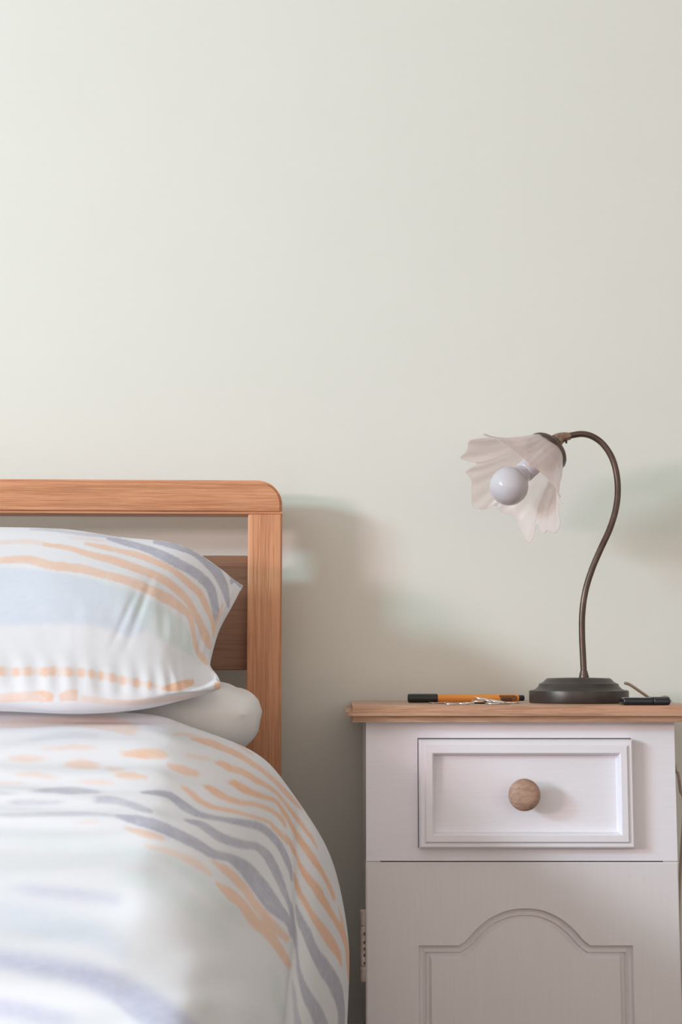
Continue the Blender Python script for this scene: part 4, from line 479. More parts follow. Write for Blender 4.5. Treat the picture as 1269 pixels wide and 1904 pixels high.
('O',0.65,1,[(163.4,123),(161.6,127.7),(156.9,130.8),(151.1,129.4),(146.5,125.9),(144.7,123),(146.5,119.5),(151.1,115.6),(156.9,115),(161.6,118.7)]),
('O',0.5,1,[(220.9,122.1),(219.3,127.1),(215,130.4),(209.7,128.9),(205.4,125.2),(203.8,122.1),(205.4,118.4),(209.7,114.2),(215,113.6),(219.3,117.5)]),
('Q',0.6,1,[(266.5,120),(264.3,124.5),(258.3,127.4),(251,126),(245.1,122.8),(242.8,120),(245.1,116.7),(251,113.1),(258.3,112.5),(264.3,116)]),
('O',0.5,1,[(104.8,136.1),(103.2,140.8),(99,143.8),(93.7,142.4),(89.5,139),(87.9,136.1),(89.5,132.7),(93.7,128.9),(99,128.3),(103.2,131.9)]),
('O',0.65,1,[(146.4,142.2),(144.5,145.3),(139.6,147.3),(133.5,146.4),(128.6,144.1),(126.8,142.2),(128.6,139.9),(133.5,137.3),(139.6,136.9),(144.5,139.4)]),
('O',0.5,1,[(213.6,140.7),(211.7,144.6),(206.7,147.2),(200.5,146),(195.4,143.1),(193.5,140.7),(195.4,137.7),(200.5,134.5),(206.7,134),(211.7,137.1)]),
('Q',0.6,1,[(273.9,143.4),(272.8,146.5),(269.7,148.5),(265.9,147.6),(262.8,145.3),(261.7,143.4),(262.8,141.1),(265.9,138.6),(269.7,138.1),(272.8,140.6)]),
]
PILLOW_PRINT = [
('B',0.65,9,[(576.6,0),(571.9,416.4),(566.4,434.3),(560.4,453.7),(554.1,474.4),(547,493.8),(541.7,513.4),(536.8,532.9),(532.7,552.1),(527.8,562.9),(523,573.6),(518.1,584.5),(513.2,595.5),(505.8,611.3),(499.3,627.6),(496.8,645.2),(495.4,664.2),(488.8,676),(479.2,687.6),(473,700.7),(469.3,715.3),(448.8,704.2),(431.3,694.5),(415.4,685.5),(400,676.8),(390.4,668.3),(381,660.1),(372.3,652.2),(364.2,644.6),(369.1,630.6),(374.6,617.3),(379.2,604.3),(383.9,591.7),(384,572.9),(383.9,554.3),(385.6,536),(387.6,517.5),(383.9,484.8),(380.6,453.5),(377.7,425.1),(375.6,0),(422,0),(471.6,0),(523.5,0)]),
('T',0.65,5,[(505.1,632.5),(500.9,643.8),(496.7,655.7),(495.4,668.8),(489.3,681.7),(484.3,695.6),(482.7,711.6),(482,729.1),(479.8,747.1),(477,759.7),(474.1,772.6),(472.6,786.9),(471.4,801.9),(463.2,809.3),(454.9,816.8),(447,824.8),(439.9,833.8),(422.2,843.2),(404.4,854.1),(384.8,866),(362.7,879.2),(365.4,851.8),(365.6,825.3),(366.6,803),(368.2,783.6),(369.6,761.3),(371.9,741.7),(376.2,724.7),(380.4,708.7),(386,697),(391.9,686),(398,675.4),(403.8,665.2),(418.6,661),(434.4,657),(446.8,652.5),(459.2,648.1),(471.1,644.2),(481.8,640.2),(492.6,636.2)]),
('T',0.25,6,[(545.4,573.7),(536.4,587.9),(527.9,602.3),(520.1,617.1),(513.6,632.5),(501.3,642.6),(490.1,653.1),(481.6,664.6),(468.6,675.8),(449.5,670.3),(431.2,665),(413.3,659.7),(395.8,654.6),(408.1,638.7),(422.5,624),(434.1,609.5),(448.1,595.8),(468.7,590.1),(491.7,584.5),(517.4,579)]),
('Q',0.95,0,[(742.4,689.9),(738.9,698.4),(736,707.2),(733.7,716.2),(732.1,725.6),(731.5,735.5),(731.7,745.6),(732.4,755.6),(733.1,765.1),(733.8,774.1),(734.6,782.5),(735,790.3),(734.9,797.5),(734.2,804.6),(732.8,812),(730.8,819.6),(728.3,827.4),(725.7,835.5),(723.2,843.6),(720.9,851.7),(718.5,859.7),(715.9,867.5),(712.9,875.3),(709.3,883),(704.9,890.8),(699.9,898.8),(694.5,906.9),(688.9,914.8),(683.4,922.3),(677.6,929.8),(670.9,937.5),(663.8,945.4),(656.8,953.2),(650.6,960.5),(645.8,966.7),(642.9,972.2),(641.6,977.8),(640.4,983.4),(639.2,989.6),(646.2,995.1),(650.6,991.5),(654.7,988.5),(659,985.3),(663.6,981.5),(668.8,976.6),(675.2,971),(684.4,965.7),(694.8,960.2),(705.5,954),(715.8,947.3),(725.3,940),(734.8,932.1),(744.6,923.9),(754.9,915.6),(766.9,907.3),(790.3,899.3),(789.2,888.3),(781.9,877.2),(774.8,866.2),(767.7,855.3),(774.2,846.4),(783.1,837.3),(769.9,826.7),(772.9,817.8),(774,808.9),(772.3,800.4),(784.9,792.3),(775.6,784),(783.7,775.5),(776.1,766.7),(772.7,757.2),(785.7,747.2),(787.6,737.2),(774.1,727.3),(779.3,717.9),(772.7,708.7),(781.7,699.9),(776.4,691.1)]),
('Q',0.95,0,[(729.4,590.3),(724.5,596.9),(719.8,603.4),(715.4,610),(711.3,616.8),(707.5,623.7),(704.1,631.1),(701,638.8),(698,646.6),(694.7,654.5),(691.2,662.1),(687.2,669.5),(683,676.8),(678.8,684.1),(674.7,691.4),(670.9,698.6),(667.4,705.6),(664.1,712.4),(660.9,719.3),(658,726.6),(655.3,734.8),(653.1,744.1),(651.5,754.1),(650.5,764.8),(649.8,775.5),(649.3,786.1),(649,796.7),(649.1,807.2),(649.2,817.5),(649.1,827.2),(648.6,836.4),(647.6,845.2),(646.3,853.6),(644.5,861.4),(642.1,868.4),(639,874.6),(634.9,880.1),(629.5,885.2),(622.6,890.5),(614.7,896.1),(606.3,902.3),(597.5,908.8),(588.4,915.4),(579.2,921.9),(570.4,928.1),(562.5,934),(555.4,939.4),(548.1,944.6),(540.5,949.8),(532.6,954.8),(524.6,960.1),(526.9,967.4),(536.8,968.1),(547,969),(557.9,969.3),(569.7,968),(582,964.5),(594,958.8),(605.4,951.9),(616.1,944.5),(626,937.2),(635.2,930.7),(643.9,925),(652.7,919.4),(661.4,913.3),(669.5,906.4),(676.3,898.2),(681.5,889.2),(685.2,879.9),(687.9,870.3),(689.7,860.4),(691,850.2),(691.8,839.5),(691.9,828.4),(691.7,817.4),(691.6,806.5),(691.8,795.8),(692.4,785),(693.4,774.1),(694.7,763.4),(696.5,753.4),(698.5,744.2),(700.9,736),(703.5,728.3),(706.3,721),(709.3,713.6),(712.4,706),(715.6,698.2),(718.9,690.4),(722.3,682.5),(725.9,674.7),(729.7,666.8),(734,658.8),(738.7,650.7),(743.4,642.6),(747.7,634.7),(750.9,627.1),(752.3,619.7),(752.1,612.5),(750.9,605.4),(749.5,598.4),(748.5,591.4)]),
('Q',0.95,0,[(742.1,947.4),(737.8,950.9),(733.8,954.5),(729.7,958.1),(794.8,980.9),(779,973.2),(781.4,967.7),(782.5,962)]),
('Q',0.5,1,[(754.6,445.5),(753,453.3),(751.8,461.4),(750.7,469.6),(749.4,478),(747.7,486.4),(745.5,494.9),(742.9,503.4),(740.5,512),(738.6,521),(737.4,530.5),(736.8,540.9),(736.7,552),(737.2,563.2),(738.3,574.1),(740,583.8),(742.5,592.3),(745.7,599.8),(749.5,606.7),(753.6,613.6),(757.8,620.8),(782.8,621.2),(787,614.1),(780,607.2),(785.4,600.4),(778.8,592.9),(782.2,584.6),(774.5,574.8),(768.6,563.9),(764.3,552.5),(761.9,541.4),(761.3,531.1),(763.2,521.7),(767.4,512.8),(773.4,504.1),(780.8,495.5),(787.4,486.8),(789.1,478.1),(785.8,469.6),(781.3,461.3),(777.6,453.3),(775.5,445.5)]),
('O',0.75,0,[(683.4,547.9),(680.8,553.9),(678.2,559.8),(675.8,565.7),(673.5,571.8),(671.3,578.1),(669.5,584.8),(667.9,592),(666.4,599.3),(664.9,606.8),(663.2,614.3),(661.3,621.8),(659.5,629.3),(657.4,636.8),(655,644.4),(652.2,652),(649.1,660),(645.8,668.2),(642.4,676.7),(638.9,685.6),(635.5,694.8),(632.5,704.7),(629.8,715.2),(627.3,725.9),(625,736.7),(622.6,747),(619.6,756.8),(615.9,766.5),(612,776.2),(608.1,786.2),(604.9,796.4),(602.6,806.8),(600.8,816.9),(599.2,826.5),(597.4,835.4),(594.8,843.6),(590.9,851.2),(585.9,858.4),(579.8,865.5),(573.2,873),(566.9,881.1),(561.1,890),(555.1,899.2),(548.6,908.2),(541.6,916.9),(534.5,925),(527.3,932.5),(519.8,939.8),(511.8,946.9),(503.2,953.8),(494.6,961.1),(504.1,979),(511.5,970.1),(521.1,964.7),(531.1,959.1),(541.1,952.8),(550.9,945.3),(560.1,936.6),(569.1,927.6),(578,918.7),(586.4,909.9),(594.1,901.4),(601.1,893.3),(608,885.2),(614.5,876.8),(620.3,867.8),(625,858.1),(628.2,847.8),(630.1,837.3),(631.3,826.9),(632.4,816.8),(633.8,806.8),(635.9,796.8),(638.6,786.5),(641.6,775.9),(644.7,765.1),(647.6,754.1),(650.3,742.9),(653.4,731.7),(656.8,720.8),(660.6,710.3),(664.5,700.5),(668.6,691.2),(672.8,682.1),(676.8,673.3),(680.3,664.7),(683.3,656.2),(685.1,647.8),(685.8,639.7),(685.8,631.8),(685.7,624.1),(686.4,616.6),(688.2,609.2),(690.7,601.8),(693.5,594.5),(696.1,587.3),(697.9,580.4),(698.6,573.7),(698.7,567.4),(698.4,561.2),(698,555),(698,548.9)]),
('O',0.75,0,[(663.8,469.4),(660.5,478.8),(657.7,488.4),(654.9,498),(651.8,507.4),(648.1,516.6),(643.3,525.3),(637.8,533.8),(631.9,542.3),(626.1,550.8),(620.8,559.5),(616.4,568.3),(612.6,577),(609,585.6),(605.4,594.3),(601.6,602.9),(597.5,611.8),(593.4,620.9),(589.2,630.3),(584.9,640),(580.9,650.1),(578,661),(575.9,672.7),(574.4,684.9),(572.3,696.8),(569.9,708.1),(568,719),(565.3,729.6),(562.1,740),(558.8,750.5),(555.7,760.9),(552.6,771),(549.5,780.7),(546.3,790),(542.7,798.7),(538.6,806.6),(534.1,813.5),(529.2,819.5),(523.9,825.3),(517.9,831.1),(511,837),(503.4,843.2),(495.6,849.8),(488.8,857.3),(482.8,865.4),(476.9,873),(471,879.3),(465.2,885.3),(459.8,891.5),(454.5,898.4),(448.8,905.6),(442.4,912.9),(436.2,921),(431.3,932.2),(427.7,946.8),(421.6,959.2),(438.5,987.1),(446,977.1),(453.6,968.8),(462.5,963.1),(471,957.1),(478.5,950.2),(484.6,942),(489.4,932.8),(494.3,923.8),(500,915.2),(506.1,906.7),(512.2,897.4),(518.1,887.4),(524,877.6),(530.1,868.4),(536.2,860.2),(542.4,853.2),(548.6,846.8),(554.7,840.2),(560.4,832.8),(565.6,824.4),(570.6,815.4),(575.2,806),(579.4,796.1),(583.1,785.7),(586.6,775),(590.1,764.1),(593.7,753),(597.5,741.6),(601.3,729.8),(604.7,717.6),(607.7,705),(610.5,692.2),(613.4,679.7),(616.8,668),(620.7,657.1),(625.3,646.9),(630.2,636.9),(634.9,627.2),(639.1,617.6),(642.7,608.2),(645.3,598.8),(647,589.5),(648.3,580.5),(649.9,571.7),(652.3,563),(655.8,554.4),(660.1,545.8),(664.8,537.1),(669.2,528),(672.8,518.7),(675.3,509),(677.1,499.1),(678.5,489.3),(680,479.7),(681.8,470.3)]),
('O',0.7,0,[(586.8,0),(586.8,400.2),(587.3,408.1),(588.1,416.5),(588.5,425),(588.1,433.3),(586.5,441.3),(583,448.6),(577.8,455.6),(571.4,463.2),(564.8,471.7),(559.5,481.5),(556.1,492.6),(554.3,504.4),(553,516.4),(551.7,527.7),(550,537.9),(547.6,547),(544.9,555.4),(542.2,563.6),(539.2,571.9),(536.1,580.6),(533.1,589.4),(530.3,598.3),(527.7,607.1),(524.8,616),(521.6,624.9),(518.4,634.4),(515.6,644.4),(513.1,655),(510.9,665.8),(510.5,677),(505.4,686.9),(502.6,697.2),(501.5,708),(501.6,719.3),(500.9,730.2),(499.9,740.8),(498.9,751.4),(497.4,761.4),(495.6,770.9),(494.2,780.6),(493.6,790.5),(493.2,799.5),(492.1,807.1),(490,813.5),(486.3,819.3),(480.2,824.3),(471.7,828.7),(461.6,832.4),(451.1,836.3),(441.5,840.9),(432.3,845.8),(422.5,850.5),(412.3,855.4),(402.2,861.1),(392.9,868.6),(385,879.1),(378.5,892.5),(370.9,904.1),(363,914.3),(355.5,923.6),(348.4,932.1),(341.6,940.3),(334.9,947.8),(327.2,954.8),(317.3,961.5),(333.5,983.9),(343.9,979.3),(352.8,974.4),(361,968.9),(369.8,963.3),(378.6,955),(386.4,943.4),(391.4,928.4),(397.5,916.8),(404.5,907.9),(411.3,899.6),(417.5,889.6),(424.3,879.6),(433.3,872.4),(443.2,866.5),(452.6,861),(462.2,856.5),(472.7,852.9),(484,849.7),(495.4,846.1),(505.9,841.2),(514.3,834.5),(520.2,826.8),(524.2,818.3),(527.6,809.9),(530.8,801.3),(533.9,791.7),(536.5,781.2),(539,770.4),(541.2,759.1),(542.7,747.4),(543.9,735.4),(544.5,723.2),(544.2,710.7),(544.4,698.6),(547.3,687.2),(548.3,675.4),(549.6,663.6),(551.9,652.2),(555,641.3),(558.2,630.9),(560.7,620.9),(562.6,611.3),(564.2,602),(566,593.1),(568.4,584.4),(571.8,576),(575.8,567.8),(579.8,559.4),(583.7,550.5),(587,540.7),(589.1,529.7),(590.4,517.9),(591.5,505.9),(593.1,494.5),(595.8,484.3),(600.2,475.6),(605.8,467.7),(611.9,459.8),(617.2,451.5),(620.4,442.5),(621,433.4),(619.7,424.4),(617.6,415.7),(615.2,407.5),(613.3,399.7),(613.3,0)]),
('O',0.35,2,[(670.4,0),(670.4,400.1),(671.1,408.1),(671.9,416.6),(672.6,425.3),(673.1,433.8),(673.3,441.7),(672.8,448.7),(671.9,455.1),(670.8,461.1),(669.6,467.2),(668.6,473.7),(686.8,474.4),(688.9,468),(691.3,462),(693.6,455.9),(695.5,449.2),(696.3,441.9),(695.7,433.7),(694.2,425.1),(692.2,416.4),(690.2,407.9),(688.4,400),(688.4,0)]),
('O',0.3,2,[(709.1,517.5),(708.8,526.5),(708.9,535.7),(709.2,544.8),(709.5,553.5),(709.9,561.4),(710.2,568.4),(710.3,574.7),(710.4,580.6),(710.6,586.5),(710.8,592.7),(722.6,593.3),(723.7,587.2),(725.2,581.4),(726.6,575.5),(727.4,569.1),(727.4,562),(726.4,553.9),(724.6,545.2),(722.7,536),(721,526.8),(719.8,517.7)]),
('O',0.7,0,[(636,952),(625,953.4),(613.8,954.8),(602.5,956.2),(591.2,957.4),(579.9,958.2),(568.5,958.3),(557.1,957.6),(545.8,956.5),(534.7,955.5),(524.1,955),(514.1,955.6),(504.6,956.9),(495.4,958.7),(486.5,960.5),(477.4,962),(482.9,979.3),(492.2,978.3),(501.3,977),(510.3,975.6),(519.2,974.4),(528.4,973.7),(538.3,973.7),(549,974),(560.3,974.1),(572.1,973.5),(583.6,971.9),(594.8,969.5),(606.2,967.1),(617.4,964.6),(628.4,962.1),(639.1,959.8)]),
('O',0.65,1,[(224.2,0),(224.2,397.1),(220.5,397.6),(216.8,398),(214,398.3),(212.1,398.5),(211.2,398.5),(210.4,398.5),(208.6,398.4),(205.8,398.2),(202.2,397.9),(198.5,397.6),(192.6,405.1),(195.7,405.6),(198.9,406.2),(202.9,406.8),(208,407.4),(213.9,407.6),(219.7,407.2),(224.4,406.5),(228,405.7),(230.9,405),(233.8,404.4),(233.8,0)]),
('O',0.65,1,[(227,418.1),(223.3,418.5),(219.7,419),(216.9,419.3),(215,419.5),(214.1,419.5),(213.3,419.5),(211.5,419.4),(208.7,419.2),(205.2,418.8),(201.5,418.4),(193.2,427),(196,427.6),(198.9,428.3),(202.5,429.1),(207.2,429.7),(213,430),(218.9,429.5),(223.8,428.7),(227.8,427.8),(231,427),(234.1,426.3)]),
('O',0.65,1,[(226.6,436.7),(222.8,437.2),(219.1,437.7),(216.2,438.1),(214.2,438.2),(213.4,438.3),(212.6,438.3),(210.8,438.2),(207.9,437.9),(204.3,437.5),(200.6,437.2),(195.2,446.1),(198.3,446.7),(201.6,447.4),(205.7,448.2),(210.9,448.9),(216.9,449.1),(222.8,448.7),(227.5,447.8),(231.1,446.9),(234.1,446),(237,445.3)]),
('O',0.65,1,[(228,464.2),(224.1,464.7),(220.4,465.3),(217.6,465.7),(216.1,465.8),(215.9,465.8),(215.8,465.8),(214.4,465.8),(211.8,465.5),(208.3,465),(204.6,464.6),(193.3,477.8),(196.2,478.5),(199.3,479.3),(203.4,480.2),(208.8,481),(215.5,481.3),(222.2,480.8),(227.5,479.8),(231.5,478.7),(234.6,477.8),(237.6,477)]),
('O',0.65,1,[(232.5,479.9),(228.6,480.5),(224.9,481.1),(222,481.5),(220.1,481.7),(219.2,481.7),(218.4,481.7),(216.5,481.6),(213.5,481.3),(209.7,480.9),(205.9,480.5),(201.7,490.4),(204.9,491.1),(208.3,492),(212.4,492.9),(217.5,493.6),(223.6,493.9),(229.4,493.4),(234.1,492.5),(237.8,491.4),(240.8,490.5),(243.7,489.7)]),
('O',0.65,1,[(230.9,509.9),(227,510.5),(223.3,511.1),(220.3,511.5),(218.3,511.7),(217.5,511.7),(216.7,511.7),(214.8,511.7),(212,511.3),(208.4,510.9),(204.8,510.4),(198.1,520.8),(201.2,521.5),(204.5,522.3),(208.7,523.2),(214,524),(220.2,524.3),(226,523.8),(230.7,522.8),(234.4,521.8),(237.3,520.8),(240.2,520)]),
('O',0.65,1,[(234.5,533.7),(230.9,534.3),(227.3,534.9),(224.5,535.3),(222.8,535.4),(222.1,535.4),(221.5,535.4),(219.7,535.3),(216.8,535),(213,534.6),(209.1,534.1),(202.4,545.2),(205.3,545.9),(208.3,546.7),(212.1,547.7),(217,548.5),(223.1,548.8),(229.3,548.3),(234.3,547.3),(238.2,546.3),(241.3,545.3),(244.3,544.5)]),
('O',0.65,1,[(230.1,555.3),(226.3,555.9),(222.7,556.5),(219.7,556.9),(217.5,557.1),(216.1,557.2),(214.8,557.2),(212.5,557),(209.5,556.7),(205.7,556.2),(202,555.8),(198.6,563.7),(201.9,564.4),(205.5,565.3),(209.7,566.2),(214.7,566.9),(220.4,567.2),(225.7,566.8),(229.9,565.9),(233.3,564.8),(236.1,563.9),(238.9,563.1)]),
('O',0.65,1,[(231.6,573),(228,573.5),(224.6,574.1),(221.7,574.6),(219.5,574.8),(218.2,574.8),(216.9,574.8),(214.6,574.7),(211.4,574.3),(207.6,573.9),(203.7,573.4),(200,581.5),(203.1,582.2),(206.3,583.1),(210.1,584),(214.7,584.8),(220.2,585.1),(225.6,584.7),(230.1,583.7),(233.7,582.7),(236.7,581.7),(239.7,580.9)]),
('O',0.65,1,[(224.2,594.5),(220.4,595.1),(216.6,595.7),(213.6,596.2),(211.5,596.3),(210.5,596.4),(209.5,596.4),(207.4,596.3),(204.4,595.9),(200.6,595.4),(196.8,595),(191.7,604.9),(195.2,605.7),(198.9,606.6),(203.3,607.6),(208.8,608.5),(215,608.8),(220.8,608.3),(225.3,607.3),(228.8,606.2),(231.6,605.2),(234.4,604.3)]),
('O',0.65,1,[(221,616.5),(217.3,617),(213.6,617.7),(210.5,618.1),(208.3,618.3),(207,618.4),(205.8,618.4),(203.6,618.2),(200.3,617.9),(196.3,617.3),(192.1,616.8),(184.9,626.4),(188.1,627.2),(191.3,628.1),(195.2,629.1),(200.2,630),(206.2,630.3),(212.4,629.9),(217.5,628.9),(221.7,627.8),(225.2,626.7),(228.5,625.8)]),
('O',0.65,1,[(210.7,644.6),(206.7,645.3),(202.8,646),(199.6,646.4),(197.5,646.6),(196.6,646.6),(195.6,646.6),(193.5,646.5),(190,646.1),(185.6,645.5),(181.1,645),(175.5,657.4),(179.4,658.3),(183.4,659.4),(188.2,660.6),(194.2,661.6),(201.2,662.1),(208.2,661.5),(213.7,660.4),(217.9,659.2),(221.2,658),(224.4,657.1)]),
('O',0.65,1,[(202.1,676.5),(197.5,677.2),(192.9,677.9),(189,678.4),(186.1,678.7),(184.1,678.8),(182.3,678.7),(179.4,678.5),(175.5,678),(171,677.4),(166.2,676.8),(158.4,686.2),(163,687.2),(167.6,688.5),(173.2,689.8),(179.7,691),(187,691.5),(193.6,691),(198.8,689.8),(202.8,688.4),(206.2,687.1),(209.7,686)]),
('O',0.35,2,[(196.8,0),(196.8,400.7),(200.1,413),(199.6,426.5),(198.3,440.9),(202.1,455.5),(200.2,471.5),(201.6,487.8),(203.8,504.4),(202.9,521.2),(207.8,537.4),(205,553.9),(206.2,570.7),(202.8,588.5),(197.7,606.6),(194.3,624.6),(185.3,641.8),(184.8,658),(177.7,672.8),(172.9,687.7),(171.9,703.6),(161.5,720.3),(181.4,722.5),(194.3,706.2),(197.9,690.4),(202.7,675.4),(212.4,660.8),(214.1,644.6),(221.6,627.6),(227,609.5),(230.2,591.1),(235.2,572.9),(234.1,555.4),(237.5,538.4),(234.7,521.6),(235.8,504.6),(235.5,487.8),(233.9,471.5),(235.6,455.5),(231.5,440.6),(231.2,426.3),(230.9,412.8),(227,400.5),(227,0)]),
('O',0.95,0,[(157.9,718.4),(153.3,725.7),(149.5,733.5),(146.7,742),(143.3,750.9),(139.8,760.1),(140.2,770.4),(147.2,782.7),(155.4,795.7),(160.8,807.7),(169.6,820.3),(185.7,835.2),(217.2,857.6),(224.9,866),(229.2,871.7),(232.1,877.5),(246.3,863.8),(244.4,854.5),(242.5,846.1),(240.9,838.3),(238.4,829.6),(232.6,818.1),(223.5,803.5),(219.8,790.9),(211.7,777.1),(204.7,765.1),(202.9,756.4),(200,748.7),(192.6,740.4),(183,732.1),(175.8,724.6),(171.5,717.8)]),
('O',0.55,1,[(90.7,0),(90.7,400.7),(91,404.3),(91,407.9),(91.2,411.6),(91.6,415.6),(92.5,420.1),(94.1,425.3),(96.5,431.2),(98.7,437.3),(100.5,443.3),(101.5,448.8),(101.7,454),(101.3,458.8),(100.6,463.2),(100.1,467),(100.3,470.2),(101.2,472.9),(102.5,475.8),(103.4,479.1),(103.9,482.9),(104.3,486.8),(120.6,489.9),(126.1,487.4),(131.9,485.1),(137.9,482.2),(143.3,478.3),(147.1,473.4),(148.9,468.2),(148.6,463),(146.9,458),(144.5,453.1),(142.3,448),(140.7,442.4),(139.4,436.3),(138.3,430.2),(137.3,424.4),(135.9,419.4),(134.3,415.1),(132.7,411.3),(131,407.7),(129.5,404.2),(128.1,400.6),(128.1,0)]),
('O',0.7,0,[(134.1,462.8),(128.5,466.4),(122.7,470.3),(117.3,473.9),(113.2,476.2),(112.9,476.1),(121.3,474.9),(125.2,476.3),(121.7,476.7),(115.9,476.3),(110.3,476),(104.4,480.1),(106.1,482.2),(107.6,484.8),(111.3,487.9),(122.2,490.5),(137.1,488.1),(142.5,483.4),(144.1,478.7),(144.7,473.8),(145,468.9),(145.6,464.6)]),
('O',0.65,0,[(105.5,503.2),(106.9,507),(108.4,510.8),(109.4,514.1),(109.9,517),(110.1,519.5),(110.3,522),(110.5,524.9),(110.7,528.3),(110.7,532.2),(110.8,536.1),(155.6,536.3),(155.3,532.7),(155.2,529),(154.9,525),(154,520.5),(152.2,515.7),(148.9,511.1),(144.6,507.2),(139.6,503.9),(134.6,501.1),(129.8,498.3)]),
('O',0.4,1,[(106.9,541.7),(103.1,552.4),(98.3,563),(92.3,573.8),(85.7,585.1),(79.9,597.2),(74.4,610),(69.2,623.6),(64.5,637.8),(57.7,652.8),(48.7,668.5),(38.4,685.5),(28.4,704.2),(20.3,723.9),(14.3,744),(9.6,763.5),(5.8,781.7),(3.4,799),(2,816),(0.8,833.9),(0.9,854.3),(19,854.9),(24.7,834.3),(29.3,816.1),(33.7,798.9),(39.1,781.6),(45.7,763.4),(53.5,743.8),(66.8,723.4),(81.4,703.4),(92.1,684.8),(98.1,668.2),(102.9,652.7),(106.5,637.9),(109.3,623.8),(112.6,610.4),(116.1,597.8),(120.4,586.2),(124.7,575.3),(128.5,564.7),(132.4,554.1),(136,543.3)]),
('O',0.9,0,[(128.4,953),(117.2,946.6),(109.2,941.8),(103.8,938.5),(100.1,936.3),(97.4,935.3),(94.4,935.1),(90.1,935.8),(84.3,937.4),(66.5,966.3),(73.9,967.8),(77.2,977.1),(85.8,970.4),(92.1,968.9),(99.3,978.1),(103.3,970.2),(109.3,969.5),(130.3,982.5)]),
('Q',0.95,0,[(870,915),(800,925),(755,950),(757,1000),(880,1000)]),
('O',0.65,1,[(225.2,379),(222.7,383.4),(216.2,386.3),(208.2,385),(201.7,381.7),(199.2,379),(201.7,375.8),(208.2,372.2),(216.2,371.6),(222.7,375.1)]),
('O',0.65,1,[(225.2,355),(222.7,359.4),(216.2,362.3),(208.2,361),(201.7,357.7),(199.2,355),(201.7,351.8),(208.2,348.2),(216.2,347.6),(222.7,351.1)]),
('O',0.65,1,[(225.2,331),(222.7,335.4),(216.2,338.3),(208.2,337),(201.7,333.7),(199.2,331),(201.7,327.8),(208.2,324.2),(216.2,323.6),(222.7,327.1)]),
('O',0.65,1,[(225.2,307),(222.7,311.4),(216.2,314.3),(208.2,313),(201.7,309.7),(199.2,307),(201.7,303.8),(208.2,300.2),(216.2,299.6),(222.7,303.1)]),
('O',0.65,1,[(225.2,283),(222.7,287.4),(216.2,290.3),(208.2,289),(201.7,285.7),(199.2,283),(201.7,279.8),(208.2,276.2),(216.2,275.6),(222.7,279.1)]),
('O',0.65,1,[(225.2,259),(222.7,263.4),(216.2,266.3),(208.2,265),(201.7,261.7),(199.2,259),(201.7,255.8),(208.2,252.2),(216.2,251.6),(222.7,255.1)]),
('O',0.65,1,[(225.2,235),(222.7,239.4),(216.2,242.3),(208.2,241),(201.7,237.7),(199.2,235),(201.7,231.8),(208.2,228.2),(216.2,227.6),(222.7,231.1)]),
('O',0.65,1,[(225.2,211),(222.7,215.4),(216.2,218.3),(208.2,217),(201.7,213.7),(199.2,211),(201.7,207.8),(208.2,204.2),(216.2,203.6),(222.7,207.1)]),
('O',0.65,1,[(225.2,187),(222.7,191.4),(216.2,194.3),(208.2,193),(201.7,189.7),(199.2,187),(201.7,183.8),(208.2,180.2),(216.2,179.6),(222.7,183.1)]),
('O',0.65,1,[(225.2,163),(222.7,167.4),(216.2,170.3),(208.2,169),(201.7,165.7),(199.2,163),(201.7,159.8),(208.2,156.2),(216.2,155.6),(222.7,159.1)]),
('O',0.65,1,[(225.2,139),(222.7,143.4),(216.2,146.3),(208.2,145),(201.7,141.7),(199.2,139),(201.7,135.8),(208.2,132.2),(216.2,131.6),(222.7,135.1)]),
('O',0.65,1,[(225.2,115),(222.7,119.4),(216.2,122.3),(208.2,121),(201.7,117.7),(199.2,115),(201.7,111.8),(208.2,108.2),(216.2,107.6),(222.7,111.1)]),
('O',0.65,1,[(225.2,91),(222.7,95.4),(216.2,98.3),(208.2,97),(201.7,93.7),(199.2,91),(201.7,87.8),(208.2,84.2),(216.2,83.6),(222.7,87.1)]),
('O',0.65,1,[(225.2,67),(222.7,71.4),(216.2,74.3),(208.2,73),(201.7,69.7),(199.2,67),(201.7,63.8),(208.2,60.2),(216.2,59.6),(222.7,63.1)]),
('O',0.65,1,[(225.2,43),(222.7,47.4),(216.2,50.3),(208.2,49),(201.7,45.7),(199.2,43),(201.7,39.8),(208.2,36.2),(216.2,35.6),(222.7,39.1)]),
('O',0.65,1,[(225.2,19),(222.7,23.4),(216.2,26.3),(208.2,25),(201.7,21.7),(199.2,19),(201.7,15.8),(208.2,12.2),(216.2,11.6),(222.7,15.1)]),
]
